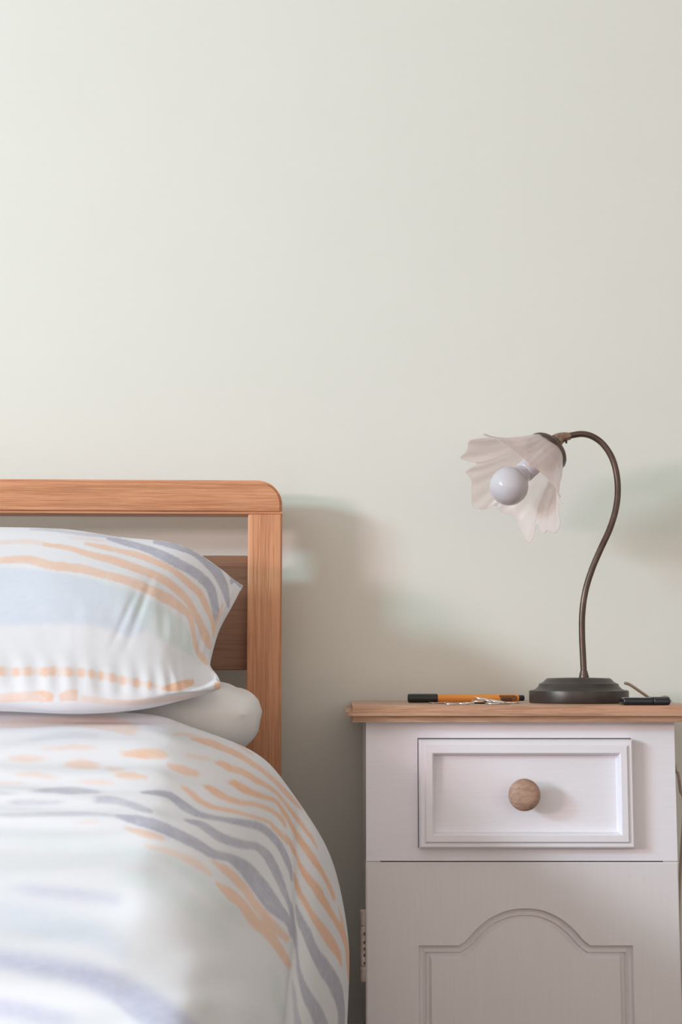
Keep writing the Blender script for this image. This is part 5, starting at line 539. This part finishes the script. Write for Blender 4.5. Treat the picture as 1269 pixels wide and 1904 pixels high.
# ---- duvet
DC = [(-1780, 1318, -1900), (-450, 1318, -450), (0, 1318, -120), (250, 1325, 40), (350, 1349, 90), (465, 1394, 140), (530, 1455, 165), (582, 1530, 185),
      (622, 1612, 200), (645, 1720, 220), (650, 1800, 240), (646, 1904, 270), (640, 2060, 320), (632, 2300, 380)]
DF = [(0, 1.64), (.018, 1.615), (.05, 1.58), (.11, 1.52), (.20, 1.44), (.31, 1.345), (.44, 1.235), (.60, 1.10)]
def duvet_sheet():
    ctrl = np.zeros((10, 14, 3))
    for i, (f_, Y) in enumerate(DF):
        for j, (x, y, tx) in enumerate(DC):
            ty = 2500
            ctrl[i, j] = at(x + (tx - x) * f_, y + (ty - y) * f_, Y + min(f_, .5) * (.03 / (1 + math.exp((x - 200) / 160)) - .15 * math.exp(-((x - 600) / 280) ** 2) * math.exp(-(max(0, j - 8) / 4) ** 2)) + (0, 0, 0, 0, 0, .035, .075, .11, .14, .15, .15, .14, .12, .10)[j] * (1 - f_) ** 2)
    for j in range(14):
        a = ctrl[7, j]
        ctrl[8, j] = (a[0] - .02, .78, a[2] - .010); ctrl[9, j] = (a[0] - .03, .25, a[2] - .012)
    uk = [0, .04, .10, .20, .34, .49, .66, .84, .93, 1]; vk = np.arange(14) / 13
    us = np.concatenate([np.linspace(0, .84, 400, endpoint=False), np.linspace(.84, 1, 40)])
    vs = np.concatenate([np.linspace(0, .13, 30, endpoint=False), np.linspace(.13, .90, 400, endpoint=False), np.linspace(.90, 1, 16)])
    P = net(ctrl, uk, vk, us, vs)
    du = np.gradient(P, axis=0); dv = np.gradient(P, axis=1); N = np.cross(du, dv); N /= np.linalg.norm(N, axis=2, keepdims=True)
    if N[0, 50, 2] < 0: N = -N
    U, V = np.meshgrid(us, vs, indexing='ij')
    d = .010 * vnoise(U * 9 + 3, V * 7 + 3, 1) + .006 * vnoise(U * 22 + 3 + 8 * V, V * 9 + 3, 2)
    d *= np.clip((.75 - V) / .3, .15, 1)
    # crease running down the hanging side
    X, Yy, Zz = P[..., 0], P[..., 1], P[..., 2] - ZC
    fade = np.clip((-.13 - Zz) / .06, 0, 1)
    cx_ = X + .047 + .003 * np.sin(Zz * 30)
    d += fade * (-.006 * np.exp(-(cx_ / .006) ** 2) + .003 * np.exp(-((cx_ - .016) / .012) ** 2))
    # broad soft folds across the near part
    q = -Zz + .22 * X
    ff = np.clip((q - .16) / .05, 0, 1) * np.clip((-.10 - X) / .1, 0, 1)
    d += ff * .0045 * np.sin((q - .16) * 75)
    # small ripples across the top
    d += .0018 * np.sin(U * 120 + 6 * vnoise(U * 4, V * 14, 5)) * np.clip(1 - np.abs(U - .22) / .2, 0, 1) * np.clip((.45 - V) / .2, 0, 1)
    d *= np.clip(U / .03, 0, 1)
    P = P + N * d[..., None]
    # the far hem rolls under
    roll = []
    for (dy, dn) in ((-.004, -.040), (.008, -.030), (.013, -.017), (.009, -.005)):
        r = P[0].copy() + N[0] * dn; r[:, 1] += dy; roll.append(r)
    return np.concatenate([np.array(roll), P]), np.concatenate([[-.04, -.03, -.02, -.01], us]), vs

# ---- upper pillow: front sheet through measured points of the photographed case
PV = [-700, -350, 0, 130, 260, 345, 385, 409]
PR = [
 [(1320, 1.62), (1321, 1.61), (1322, 1.60), (1327, 1.60), (1319, 1.61), (1301, 1.63, 342), (1290, 1.65, 384), (1281, 1.67, 408)],
 [(1296, 1.60), (1297, 1.59), (1298, 1.58), (1302, 1.58), (1298, 1.59), (1287, 1.612, 342), (1280, 1.64, 382), (1273, 1.668, 411)],
 [(1245, 1.61), (1246, 1.60), (1247, 1.60), (1250, 1.60), (1256, 1.61), (1262, 1.632, 338), (1260, 1.665, 374), (1254, 1.69, 403)],
 [(1185, 1.65), (1186, 1.64), (1187, 1.64), (1190, 1.64), (1203, 1.65), (1225, 1.672, 334), (1235, 1.70, 368), (1236, 1.725, 391)],
 [(1120, 1.70), (1120, 1.69), (1121, 1.69), (1124, 1.69), (1138, 1.70), (1165, 1.715, 335), (1190, 1.735, 371), (1205, 1.765, 396)],
 [(1055, 1.75), (1058, 1.75), (1062, 1.75), (1065, 1.75), (1080, 1.755), (1110, 1.77, 336), (1140, 1.785, 380), (1160, 1.81, 411)],
 [(1008, 1.81), (1010, 1.81), (1014, 1.81), (1018, 1.81), (1034, 1.81), (1062, 1.82, 346), (1096, 1.83, 396), (1125, 1.845, 432)],
 [(985, 1.86), (984, 1.86), (984, 1.86), (989, 1.86), (1002, 1.86), (1026, 1.86, 354), (1058, 1.865, 408), (1090, 1.88, 451)],
 [(1000, 1.91), (998, 1.91), (1000, 1.91), (1004, 1.91), (1018, 1.905), (1042, 1.90, 352), (1070, 1.895, 404), (1095, 1.89, 450)],
 [(1050, 1.93), (1050, 1.93), (1050, 1.93), (1052, 1.93), (1060, 1.925), (1074, 1.92, 345), (1088, 1.91, 400), (1099, 1.895, 447)]]
def pillow_sheet():
    ctrl = np.zeros((10, 8, 3))
    for i, row in enumerate(PR):
        for j, c in enumerate(row):
            ctrl[i, j] = at(c[2] if len(c) > 2 else PV[j], c[0], c[1])
    uk = np.linspace(0, 1, 10); vk = np.array([0, .2, .4, .52, .66, .79, .90, 1.0])
    us = np.linspace(0, 1, 260); vs = np.concatenate([np.linspace(0, .38, 50, endpoint=False), np.linspace(.38, 1, 290)])
    P = net(ctrl, uk, vk, us, vs)
    du = np.gradient(P, axis=0); dv = np.gradient(P, axis=1); N = np.cross(du, dv); N /= np.linalg.norm(N, axis=2, keepdims=True)
    if N[120, 100, 1] > 0: N = -N
    U, V = np.meshgrid(us, vs, indexing='ij')
    edge = np.minimum(1, np.minimum(np.minimum(U, 1 - U) / .06, (1 - V) / .03))
    d = .008 * vnoise(U * 6 + 2, V * 8 + 2, 4) + .0016 * vnoise(U * 12 + 2, V * 40 + 2, 6) * np.exp(-((U - .42) / .12) ** 2)
    # gathers along the lower hem and the tucked corner
    d += .0008 * np.sin(V * 150 + 8 * vnoise(U * 5, V * 9, 9)) * np.exp(-((U - .20) / .07) ** 2) * np.clip((.85 - V) / .1, 0, 1)
    d += -.007 * np.exp(-((U - .215) / .03) ** 2) * np.clip((V - .80) / .07, 0, 1) * np.clip((1 - V) / .03, 0, 1)
    d += .005 * np.exp(-((U - .10) / .04) ** 2) * np.clip((V - .80) / .07, 0, 1)
    d -= .0022 * np.exp(-(((V - .66 - .25 * (U - .45)) / .010) ** 2)) * np.exp(-((U - .45) / .09) ** 2)
    d -= .0016 * np.exp(-(((V - .635 - .3 * (U - .45)) / .008) ** 2)) * np.exp(-((U - .42) / .07) ** 2)
    P = P + N * (d * edge)[..., None]
    # back sheet between the same seams
    t = us[:, None, None]; lin = P[0][None] * (1 - t) + P[-1][None] * t
    sd = P[:, -1][:, None] - (P[0, -1] * (1 - us[:, None]) + P[-1, -1] * us[:, None])[:, None]
    wv = (np.clip((V - .8) / .2, 0, 1) ** 2)[..., None]
    Bk = lin + sd * wv + np.array([0, .55, -.85]) * (.028 * np.sin(PI * U) ** .7 * np.clip((1 - V) / .15, 0, 1) ** .6)[..., None]
    return P, us, vs, Bk
INK = {'O': (.86, .52, .34), 'Q': (.46, .46, .56), 'B': (.60, .68, .82), 'T': (.66, .765, .765), 'G': (.47, .49, .68)}
PRI = lambda Lst: [(INK[c], a, s, q) for (c, a, s, q) in Lst]
P, us, vs = duvet_sheet()
col = print_cloth(PRI(DUVET_PRINT), us, vs, (.81, .815, .86), 2)
o = grid_mesh('duvet', P, M_print, col)
tag(o, 'white duvet with wavy orange and grey stripes draped over the bed side', 'duvet')
P, us, vs, Bk = pillow_sheet()
col = print_cloth(PRI(PILLOW_PRINT), us, vs, (.81, .81, .86), 1)
o = grid_mesh('pillow', P, M_print, col, Bk)
tag(o, 'striped pillow in white, orange and grey leaning on the headboard', 'pillow')

# ------------------------------------------------------------------ bedside cabinet
YC = 1.85                                                   # cabinet front face
def X_(px, Y=YC, py=1500): return at(px, py, Y).x
def Z_(py, Y=YC): return at(900, py, Y).z
cx0, cx1 = X_(681, py=1450), X_(1257, py=1450)
zt0, zt1 = Z_(1343, 1.822), Z_(1312, 1.822)                 # underside and top of the pine top
cab = empty('bedside_cabinet', ((cx0 + cx1) / 2, 2.0, 0), 'white painted bedside cabinet with a bare pine top beside the bed', 'cabinet')
zgap = Z_(1602)
# body: sides, back, plinth and the face frame around the drawer
bm = bmesh.new()
box(bm, cx0, cx0 + .018, YC + .003, 2.13, 0, zt0)
box(bm, cx1 - .018, cx1, YC + .003, 2.13, 0, zt0)
box(bm, cx0 + .018, cx1 - .018, 2.115, 2.13, .04, zt0)
box(bm, cx0 + .018, cx1 - .018, YC + .02, 2.115, .05, .068)
box(bm, cx0 + .018, cx1 - .018, YC + .01, YC + .025, 0, .05)
obj('body', bm, M_paint, cab)
dx0, dx1 = X_(779), X_(1176); dz0, dz1 = Z_(1575), Z_(1374)
bm = bmesh.new()
box(bm, cx0, dx0 - .001, YC, YC + .02, zgap + .0008, zt0)
box(bm, dx1 + .001, cx1, YC, YC + .02, zgap + .0008, zt0)
box(bm, dx0 - .001, dx1 + .001, YC, YC + .02, dz1 + .0012, zt0)
box(bm, dx0 - .001, dx1 + .001, YC, YC + .02, zgap + .0008, dz0 - .001)
obj('face_frame', bm, M_paint_x_lit, cab, 40)
bm = bmesh.new(); box(bm, cx0 + .018, cx1 - .018, YC + .024, YC + .028, zgap - .01, zt0 - .001)
box(bm, cx0 + .002, cx1 - .002, YC + .0035, YC + .02, zgap - .002, zgap + .0008)
obj('gap_shade_fill', bm, M_gap_shade, cab)  # near-black fill painting the shade in the gaps round drawer and door
# top with rounded edges
def rounded_top():
    bm = bmesh.new(); x0, x1 = X_(643.5, 1.83, 1320), .478; y0, y1 = 1.818, 2.15
    vs_ = []; rc = .010
    for (cx_, cy_, a0) in ((x1 - rc, y1 - rc, 0), (x0 + rc, y1 - rc, PI / 2), (x0 + rc, y0 + rc, PI), (x1 - rc, y0 + rc, 1.5 * PI)):
        for k in range(7):
            a = a0 + k * PI / 12; vs_.append(bm.verts.new((cx_ + rc * math.cos(a), cy_ + rc * math.sin(a), zt0)))
    fc = bm.faces.new(vs_); r = bmesh.ops.extrude_face_region(bm, geom=[fc])
    for v in r['geom']:
        if isinstance(v, bmesh.types.BMVert): v.co.z = zt1
    bmesh.ops.recalc_face_normals(bm, faces=bm.faces)
    es = [e for e in bm.edges if abs(e.verts[0].co.z - e.verts[1].co.z) < 1e-5]
    bmesh.ops.bevel(bm, geom=es, offset=.008, segments=6, affect='EDGES')
    return bm
obj('tabletop', rounded_top(), M_top, cab, 60)

# drawer front: stepped moulding rings around a flat sunk panel
def ring_panel(name, steps, x0, x1, z0, z1, yb, m, parent):
    bm = bmesh.new(); prev = None
    for (ins, y) in steps:
        r = [bm.verts.new(p) for p in ((x0 + ins, y, z0 + ins), (x1 - ins, y, z0 + ins), (x1 - ins, y, z1 - ins), (x0 + ins, y, z1 - ins))]
        if prev:
            for k in range(4): bm.faces.new((prev[k], prev[(k + 1) % 4], r[(k + 1) % 4], r[k]))
        else: first = r
        prev = r
    bm.faces.new(prev); bm.faces.new(first)
    return obj(name, bm, m, parent, 24)
t_ = .0165
steps = [(0, YC + .016), (0, YC - t_ + .004), (.0008, YC - t_ + .0015), (.0025, YC - t_), (.0065, YC - t_), (.0075, YC - t_ - .0015), (.009, YC - t_ - .0028),
         (.0165, YC - t_ - .0030), (.018, YC - t_ - .0015), (.0188, YC - t_ + .0012), (.0200, YC - t_ + .0085), (.0215, YC - t_ + .0095)]
drawer = ring_panel('drawer', steps, dx0, dx1, dz0, dz1, YC, M_paint_x_lit, cab)
kn = at(976.5, 1478.5, YC - .035); kr = 29.5 / F * (YC - .035)
yp = YC - t_ + .0095
prof = [(0, .0), (.0075, .0), (.0072, .008), (.009, .013), (kr * .78, .0165), (kr * .97, .0205), (kr, .0245), (kr * .95, .029), (kr * .78, .0325), (kr * .45, .0345), (0, .035)]
bm = bmesh.new(); lathe(bm, prof, 48, Matrix.Translation((kn.x, yp, kn.z)) @ Matrix.Rotation(PI / 2, 4, 'X'))
knob = obj('knob', bm, M_knob, drawer, 60)
knob['label'] = 'bare pine knob'

# door with a routed arch-topped groove
def door():
    bm = bmesh.new(); zb = .07
    ps = []
    def a_(px, py): p = at(px, py, YC); return (p.x, p.z)
    zsh = Z_(1758)
    xl, xr = X_(779, py=1760), X_(1178, py=1760)
    sl, sr = X_(857, py=1760), X_(1100, py=1760)
    # outline clockwise from the bottom left
    ps = [(xl, zb + .06), (xl, zsh), (sl - .004, zsh)]
    arch = [a_(868, 1748), a_(886, 1728), a_(912, 1707), a_(945, 1693), a_(978, 1689), a_(1010, 1693), a_(1040, 1706), a_(1066, 1726), a_(1086, 1748)]
    cr = catmull([Vector((sl - .002, zsh, 0))] + [Vector((x, z, 0)) for x, z in arch] + [Vector((sr - .001, zsh, 0))], 5)
    ps += [(v.x, v.y) for v in cr] + [(xr, zsh), (xr, zb + .06)]
    ps = ps[:]
    n = len(ps)
    def offset(d):
        out = []
        for i in range(n):
            p0 = Vector(ps[i - 1]); p1 = Vector(ps[i]); p2 = Vector(ps[(i + 1) % n])
            e1 = (p1 - p0).normalized(); e2 = (p2 - p1).normalized()
            n1 = Vector((e1.y, -e1.x)); n2 = Vector((e2.y, -e2.x)); b = (n1 + n2)
            b = b / max(b.length_squared, .35) * 2
            out.append(p1 + b * d)
        return out
    prev = None
    for (d, y) in [(0, 0), (.0008, .0022), (.0022, .0042), (.0050, .0052), (.0078, .0040), (.0088, .0030), (.0094, .0046), (.0108, .0062), (.0130, .0058), (.0150, .0040), (.0165, .0026)]:
        r = [bm.verts.new((p.x, YC + y * 1.5, p.y)) for p in offset(d)]
        if prev:
            for k in range(n): bm.faces.new((prev[k], prev[(k + 1) % n], r[(k + 1) % n], r[k]))
        else: first = r
        prev = r
    bm.faces.new(prev)
    # surround: rectangle minus outline
    x0, x1, z1 = cx0 - .0005, cx1 + .001, zgap - .0008
    oc = [bm.verts.new(p) for p in ((x0, YC, zb), (x0, YC, z1), (x1, YC, z1), (x1, YC, zb))]
    es = [bm.edges.new((oc[i], oc[(i + 1) % 4])) for i in range(4)]
    es += [bm.edges.get((first[k], first[(k + 1) % n])) for k in range(n)]
    bmesh.ops.triangle_fill(bm, edges=es, use_beauty=True, use_dissolve=False)
    # thickness
    bk = [bm.verts.new((v.co.x, YC + .018, v.co.z)) for v in oc]
    for i in range(4): bm.faces.new((oc[i], oc[(i + 1) % 4], bk[(i + 1) % 4], bk[i]))
    bm.faces.new(bk)
    # soften the rim
    bmesh.ops.recalc_face_normals(bm, faces=bm.faces)
    rim = [e for e in bm.edges if e.verts[0] in oc and e.verts[1] in oc]
    bmesh.ops.bevel(bm, geom=rim, offset=.0015, segments=2, affect='EDGES')
    return bm
dr = obj('door', door(), M_paint, cab, 30)
# hinge at the left edge of the door
hx = cx0 - .0042; za, zb_, zc_, zd = Z_(1692), Z_(1722), Z_(1797), Z_(1826)
hy = YC + .004
bm = bmesh.new()
h = zb_ - zc_ - .0012
lathe(bm, [(0, 0), (.0036, 0), (.0036, h), (0, h)], 20, Matrix.Translation((hx, hy, zc_ + .0006)))
box(bm, hx, cx0 + .0002, hy - .0012, hy + .0012, zd, za)
hinge = obj('hinge', bm, M_hinge, cab, 40)
for (z0, z1) in ((zb_ + .0006, za), (zd, zc_ - .0006)):
    bm = bmesh.new(); h = z1 - z0; lathe(bm, [(0, 0), (.0034, 0), (.0042, .0012), (.0042, h - .0012), (.0030, h), (0, h)], 20, Matrix.Translation((hx, hy, z0)))
    obj('hinge_knuckle', bm, M_hinge, hinge, 40)
bm = bmesh.new()
for k, z in enumerate((1736, 1752, 1764, 1776, 1791)):
    z = Z_(z); box(bm, hx + .0006, hx + .0030, hy - .0044, hy - .003, z - .0022, z + .0016, .0006, 1)
obj('hinge_wear', bm, M_screw, hinge)

# ------------------------------------------------------------------ lamp
YL = 1.985; TT = zt1 + .0002
lb = at(1077, 1300, YL)
lamp = empty('table_lamp', (lb.x, YL, TT), 'bronze gooseneck table lamp with a frilled pink glass shade on the cabinet', 'lamp')
s = YL / F; H = at(1077, 1261, YL).z - TT
prof = [(0, 0), (90 * s, 0), (91 * s, .0015), (91 * s, .0150), (90.5 * s, .0165), (89 * s, .0170), (82 * s, .0178), (78 * s, .0195), (74 * s, .0225), (72.5 * s, .0255),
        (72 * s, .0262), (69 * s, .0268), (64 * s, .0292), (60 * s, .0325), (58.5 * s, H - .0008), (57.5 * s, H), (20 * s, H + .0008), (0, H + .0008)]
bm = bmesh.new(); lathe(bm, prof, 96, Matrix.Translation((lb.x, YL, TT)))
obj('base', bm, M_base, lamp, 50)
st = at(1086.5, 1258, YL)
bm = bmesh.new(); lathe(bm, [(0, 0), (9.3 * s, 0), (9.5 * s, .001), (8.6 * s, .004), (7 * s, .0085), (6.8 * s, .010), (5.5 * s, .0105), (0, .0105)], 32, Matrix.Translation((st.x, YL, TT + H)))
obj('ferrule', bm, M_bronze, lamp, 50)
path = [at(x, y, YL) for x, y in [(1086.5, 1256), (1085, 1225), (1083, 1180), (1083.5, 1140), (1089, 1100), (1101, 1060), (1117, 1022), (1134, 985), (1145, 950), (1149.5, 915), (1147, 880), (1138, 850), (1122, 826), (1103, 812), (1084, 807), (1066, 809), (1058, 811)]]
path = catmull(path, 6)
bm = bmesh.new(); tube(bm, path, [(5.9 if i < 60 else 5.9) * s for i in range(len(path))], 20)
obj('stem', bm, M_bronze, lamp, 60)
# direction the shade looks: down left and towards the viewer
AX = Vector((-.655, -.40, -.635)).normalized()
cc = at(1020, 838, YL - .005)                                # centre of the shade's neck ring
def frame(orig, d, up=Vector((0, -1, .3))):
    z = d.normalized(); x = up.cross(z).normalized(); y = z.cross(x)
    M = Matrix((x, y, z)).transposed().to_4x4(); M.translation = orig; return M
# socket cone from tube end to ring
te = path[-1]; dv_ = (cc - te)
bm = bmesh.new()
q = [te + Vector((.002, 0, 0)), te + Vector((-.006, -.0005, -.001)), te + Vector((-.0125, -.001, -.0035)), te + Vector((-.0185, -.002, -.0075))]
tube(bm, catmull(q, 5), [(7.0 + 6.0 * min(1, i / 13) ** 1.2) * s for i in range(16)], 24)
obj('socket', bm, M_bronze2, lamp, 50)
bm = bmesh.new()
tube(bm, [te + Vector((-.0165, -.002, -.006)), te + Vector((-.024, -.004, -.013)), cc - AX * .004], [.0092, .0100, .0105], 24)
obj('socket_cap', bm, M_base, lamp, 50)
bm = bmesh.new()
tube(bm, [te + Vector((-.004, -.002, -.004)), te + Vector((-.004, -.004, -.0105))], .0016, 10)
obj('set_screw', bm, M_base, lamp, 50)
Mf = frame(cc, AX)
rr = .0305
bm = bmesh.new()
lathe(bm, [(.008, -.0055), (.020, -.0055), (rr - .003, -.0045), (rr, -.001), (rr + .0014, .002), (rr + .0014, .0085), (rr + .0002, .0095), (rr - .0012, .0085), (rr - .0012, .001), (rr - .004, -.002), (.008, -.003)], 72, Mf, closed=True)
obj('shade_ring', bm, M_bronze, lamp, 50)

# frilled glass shade
SH = dict(L0=.003, L=.094)
def shade():
    nf, nt_ = 288, 70; bm = bmesh.new(); rows = []
    for i in range(nt_ + 1):
        t = i / nt_; ring = []
        for k in range(nf):
            p = 2 * PI * k / nf
            fl = 6 * p + .9 * math.sin(p * 2 + 1.0) + .5 * math.sin(p + 2)
            w1 = math.cos(fl); w2 = math.cos(13 * p + .8 + math.sin(2 * p))
            base = .0290 + .017 * math.sin(min(1, t * 2.2) * PI / 2) + .034 * max(0, t - .30) ** 1.25 / .70 ** 1.25
            rad_ = base + w1 * (.0014 + .0060 * t ** 2.2) + w2 * .0045 * t ** 3 + .0011 * t * math.cos(27 * p + 2 * math.sin(3 * p))
            # far side reaches out longer than the side towards the viewer
            side = math.cos(p - PSI)
            ln = SH['L'] * (1 + .04 * side) + .016 * math.exp(-(math.sin((p - PSI - PI + .25) / 2) / .33) ** 2)
            z = SH['L0'] + ln * (t - .16 * t ** 3) + w1 * .007 * t ** 3 + .004 * w2 * t ** 3 + .004 * math.cos(3 * p + 1.2) * t ** 3
            sw = p + .10 * t * math.sin(6 * p + 1)
            ring.append(bm.verts.new(Mf @ Vector((rad_ * math.cos(sw), rad_ * math.sin(sw), z))))
        rows.append(ring)
    for a, b in zip(rows[:-1], rows[1:]):
        for k in range(nf):
            j = (k + 1) % nf; bm.faces.new((a[k], a[j], b[j], b[k]))
    return bm
# angle (in the ring's own frame) of the far lower side
far = Mf.to_3x3().inverted() @ Vector((-.15, 1, -.75)); PSI = math.atan2(far.y, far.x)
sh = obj('shade', shade(), M_shade, lamp, 180)
sm = sh.modifiers.new('thickness', 'SOLIDIFY'); sm.thickness = .0009
# bulb
bc = at(947, 904, YL - .05); br = 36.5 / F * (YL - .05)
bd = (bc - (cc + AX * .004)).normalized(); bl = (bc - cc).length
bm = bmesh.new(); pr = [(0, br)] + [(br * math.sin(a), br * math.cos(a)) for a in np.linspace(.12, 2.35, 22)]
pr += [(br * .60, -br * .86), (br * .52, -br * 1.02), (.0130, -br * 1.22), (.0128, -br * 1.35), (0, -br * 1.35)]
lathe(bm, pr, 48, frame(bc, bd)); obj('bulb', bm, M_bulb, lamp, 180)
bm = bmesh.new(); lathe(bm, [(0, 0), (.0135, 0), (.0145, .002), (.0145, bl - br * 1.28), (.0125, bl - br * 1.28 + .002), (0, bl - br * 1.28 + .002)], 36, frame(cc + AX * -.002, bd))
obj('lamp_holder', bm, M_bulb, lamp, 50)
# cord: out of the base, behind the key fob, over the back of the top and down beside the cabinet
pc = [at(1163, 1270, YL), at(1172, 1273, 1.99), at(1190, 1285, 2.0), at(1203, 1294, 2.03), at(1212, 1301, 2.06)]
pc[-1].z = TT + .003
pc += [Vector((.462, 2.10, TT + .002)), Vector((.484, 2.125, TT + .0045)), Vector((.4925, 2.125, TT - .02)), Vector((.480, 2.10, TT - .06)), Vector((.4720, 2.03, TT - .095)), at(1262, 1440, 1.93), at(1266, 1470, 1.93), at(1272, 1510, 1.95), Vector((.475, 2.05, .30)), Vector((.50, 2.10, .05)), Vector((.56, 2.12, .006)), Vector((.75, 2.13, .006))]
bm = bmesh.new(); tube(bm, catmull(pc, 8), .0021, 10)
obj('cord', bm, M_cord, lamp, 180)

# ------------------------------------------------------------------ small things on the top
# pen
pen_r = 8.2 / F * 1.99
pa = at(759, 1300, 1.985); pb = at(975, 1301, 2.0); zpen = TT + pen_r
pa.z = pb.z = zpen
pen = empty('pen', (pa.x, pa.y, TT), 'orange fineliner pen with a black cap lying behind the coins', 'pen')
dpen = (pb - pa).normalized(); Mp = frame(pa, dpen, Vector((0, -1, 0))); LP = (pb - pa).length
k = LP / 216
bm = bmesh.new(); r = pen_r; lathe(bm, [(0, 0), (r * .8, 0), (r * .96, .001), (r, .003), (r, 54 * k), (r * .9, 54.5 * k), (0, 54.5 * k)], 32, Mp); obj('cap', bm, M_black, pen, 50)
bm = bmesh.new(); r = pen_r * .93; lathe(bm, [(0, 54 * k), (r, 54 * k), (r, 203 * k), (r * .85, 205.5 * k), (0, 205.5 * k)], 6, Mp @ Matrix.Rotation(PI / 6, 4, 'Z'))
lathe(bm, [(0, 54 * k), (r * .95, 54 * k), (r * .95, 203 * k), (r * .85, 205.5 * k), (0, 205.5 * k)], 32, Mp); obj('barrel', bm, M_orange, pen, 40)
bm = bmesh.new(); r = pen_r * .68; lathe(bm, [(0, 204 * k), (r, 204 * k), (r, 214 * k), (r * .8, 216 * k), (0, 216 * k)], 24, Mp); obj('end_plug', bm, M_black, pen, 50)
bm = bmesh.new(); r = pen_r * .962
def pband(s0, s1, a0, a1, bm=bm):
    n_ = 6; va = [];
    for i in range(n_ + 1):
        a = a0 + (a1 - a0) * i / n_
        va.append([bm.verts.new(Mp @ Vector((r * math.cos(a), r * math.sin(a), z))) for z in (s0, s1)])
    for i in range(n_): bm.faces.new((va[i][0], va[i][1], va[i + 1][1], va[i + 1][0]))
fr = Mp.to_3x3().inverted() @ Vector((0, -1, 0)); fa = math.atan2(fr.y, fr.x)
up_ = Mp.to_3x3().inverted() @ Vector((0, 0, 1)); ua = math.atan2(up_.y, up_.x); sg = 1 if math.sin(ua - fa) > 0 else -1
for i in range(15):
    x0 = (169 + i * 2.0) * k; pband(x0, x0 + (1.1 + .5 * (i % 3 == 0)) * k, fa + sg * .15, fa + sg * .75)
pband(171 * k, 193 * k, fa - sg * .75, fa + sg * .18)
for i in range(4): pband((194.5 + i * 2) * k, (195.6 + i * 2) * k, fa - sg * .6, fa + sg * .5)
obj('print', bm, M_ink, pen, 180)

# coins: each one is a thing of its own
def coin_mesh(m, nm):
    bm = bmesh.new(); R_ = 1.0; h = 1.0
    lathe(bm, [(0, 0), (.86, 0), (.97, 0), (1, .12), (1, .88), (.97, 1), (.90, 1), (.87, .86), (.30, .86), (.22, .95), (0, .95)], 48)
    bmesh.ops.recalc_face_normals(bm, faces=bm.faces)
    me = bpy.data.meshes.new(nm); bm.to_mesh(me); bm.free(); me.materials.append(m)
    me.polygons.foreach_set('use_smooth', [True] * len(me.polygons)); me.set_sharp_from_angle(angle=R(30)); return me
cs, cb = coin_mesh(M_silver, 'coin'), coin_mesh(M_copper, 'coin')
# pixel x, depth, radius px, height px above the top, tilt x, tilt y, metal, label
coins = [
 (812, 1.925, 15, 0, 0, 0, cb, 'copper coin lying flat, leftmost of the loose change'),
 (832, 1.955, 14, 0, 0, 0, cb, 'copper coin behind the gap left of the coin pile'),
 (838, 1.865, 11, 0, 0, 0, cs, 'small silver coin lying nearest the front edge at left'),
 (862, 1.885, 12, 0, 0, 0, cs, 'dull silver coin just right of the foremost small coin'),
 (875, 1.925, 13, 0, 0, 0, cs, 'bright silver coin lying against the left foot of the pile'),
 (900, 1.945, 17, 0, 0, 0, cb, 'copper coin at the back under the left of the pile'),
 (892, 1.925, 15, 3.2, 0, 0, cs, 'silver coin resting flat as the second layer of the pile'),
 (896, 1.930, 14, 7.8, 3, 9, cs, 'silver coin tilted on the very top of the pile'),
 (917, 1.890, 14, 0, 0, 0, cs, 'bright silver coin at the front foot of the pile'),
 (912, 1.920, 14, 4.0, 6, 14, cs, 'silver coin leaning in the middle of the pile'),
 (925, 1.915, 15, 3.2, 5, 10, cs, 'silver coin sloping down the right of the pile'),
 (936, 1.905, 14, 0, 0, 0, cb, 'copper coin under the right end of the pile'),
 (952, 1.935, 13, 0, 0, 0, cs, 'thin silver coin lying flat, rightmost of the loose change'),
]
for i, (px, Y, rp, hp, ta, tb, me, lab) in enumerate(coins):
    o = bpy.data.objects.new('coin', me); C.objects.link(o); sc_ = Y / F
    th_ = 2.6 * sc_ if me is cs else 2.2 * sc_
    o.location = (at(px, 1305, Y).x, Y, TT + hp * sc_); o.scale = (rp * sc_, rp * sc_, th_)
    o.rotation_euler = (R(ta), R(tb), R(37 * i)) if not (ta or tb) else (R(ta), R(tb), 0)
    tag(o, lab, 'coin', 'loose change in front of the pen')

# key fob: two glossy rounded halves
kf = at(1198, 1306, 1.855)
fob = empty('key_fob', (kf.x, 1.855, TT), 'glossy black key fob lying right of the lamp base near the edge', 'key fob')
def pebble(px0, px1, Y, hpx, depth, bm):
    x0, x1 = at(px0, 1305, Y).x, at(px1, 1305, Y).x; h = hpx / F * Y
    box(bm, x0, x1, Y - depth / 2, Y + depth / 2, TT, TT + h, h * .36, 4)
bm = bmesh.new(); pebble(1155, 1213, 1.855, 13.5, .034, bm); obj('fob_body', bm, M_gloss, fob, 180)
bm = bmesh.new(); pebble(1211.5, 1243.5, 1.852, 13, .030, bm); obj('fob_end', bm, M_gloss, fob, 180)
bm = bmesh.new(); p0 = at(1213, 1299, 1.855); x0 = p0.x
box(bm, x0 - .002, x0 + .0205, 1.843, 1.867, TT + .0088, TT + .0100, .0005, 2); obj('fob_button', bm, M_black, fob, 60)
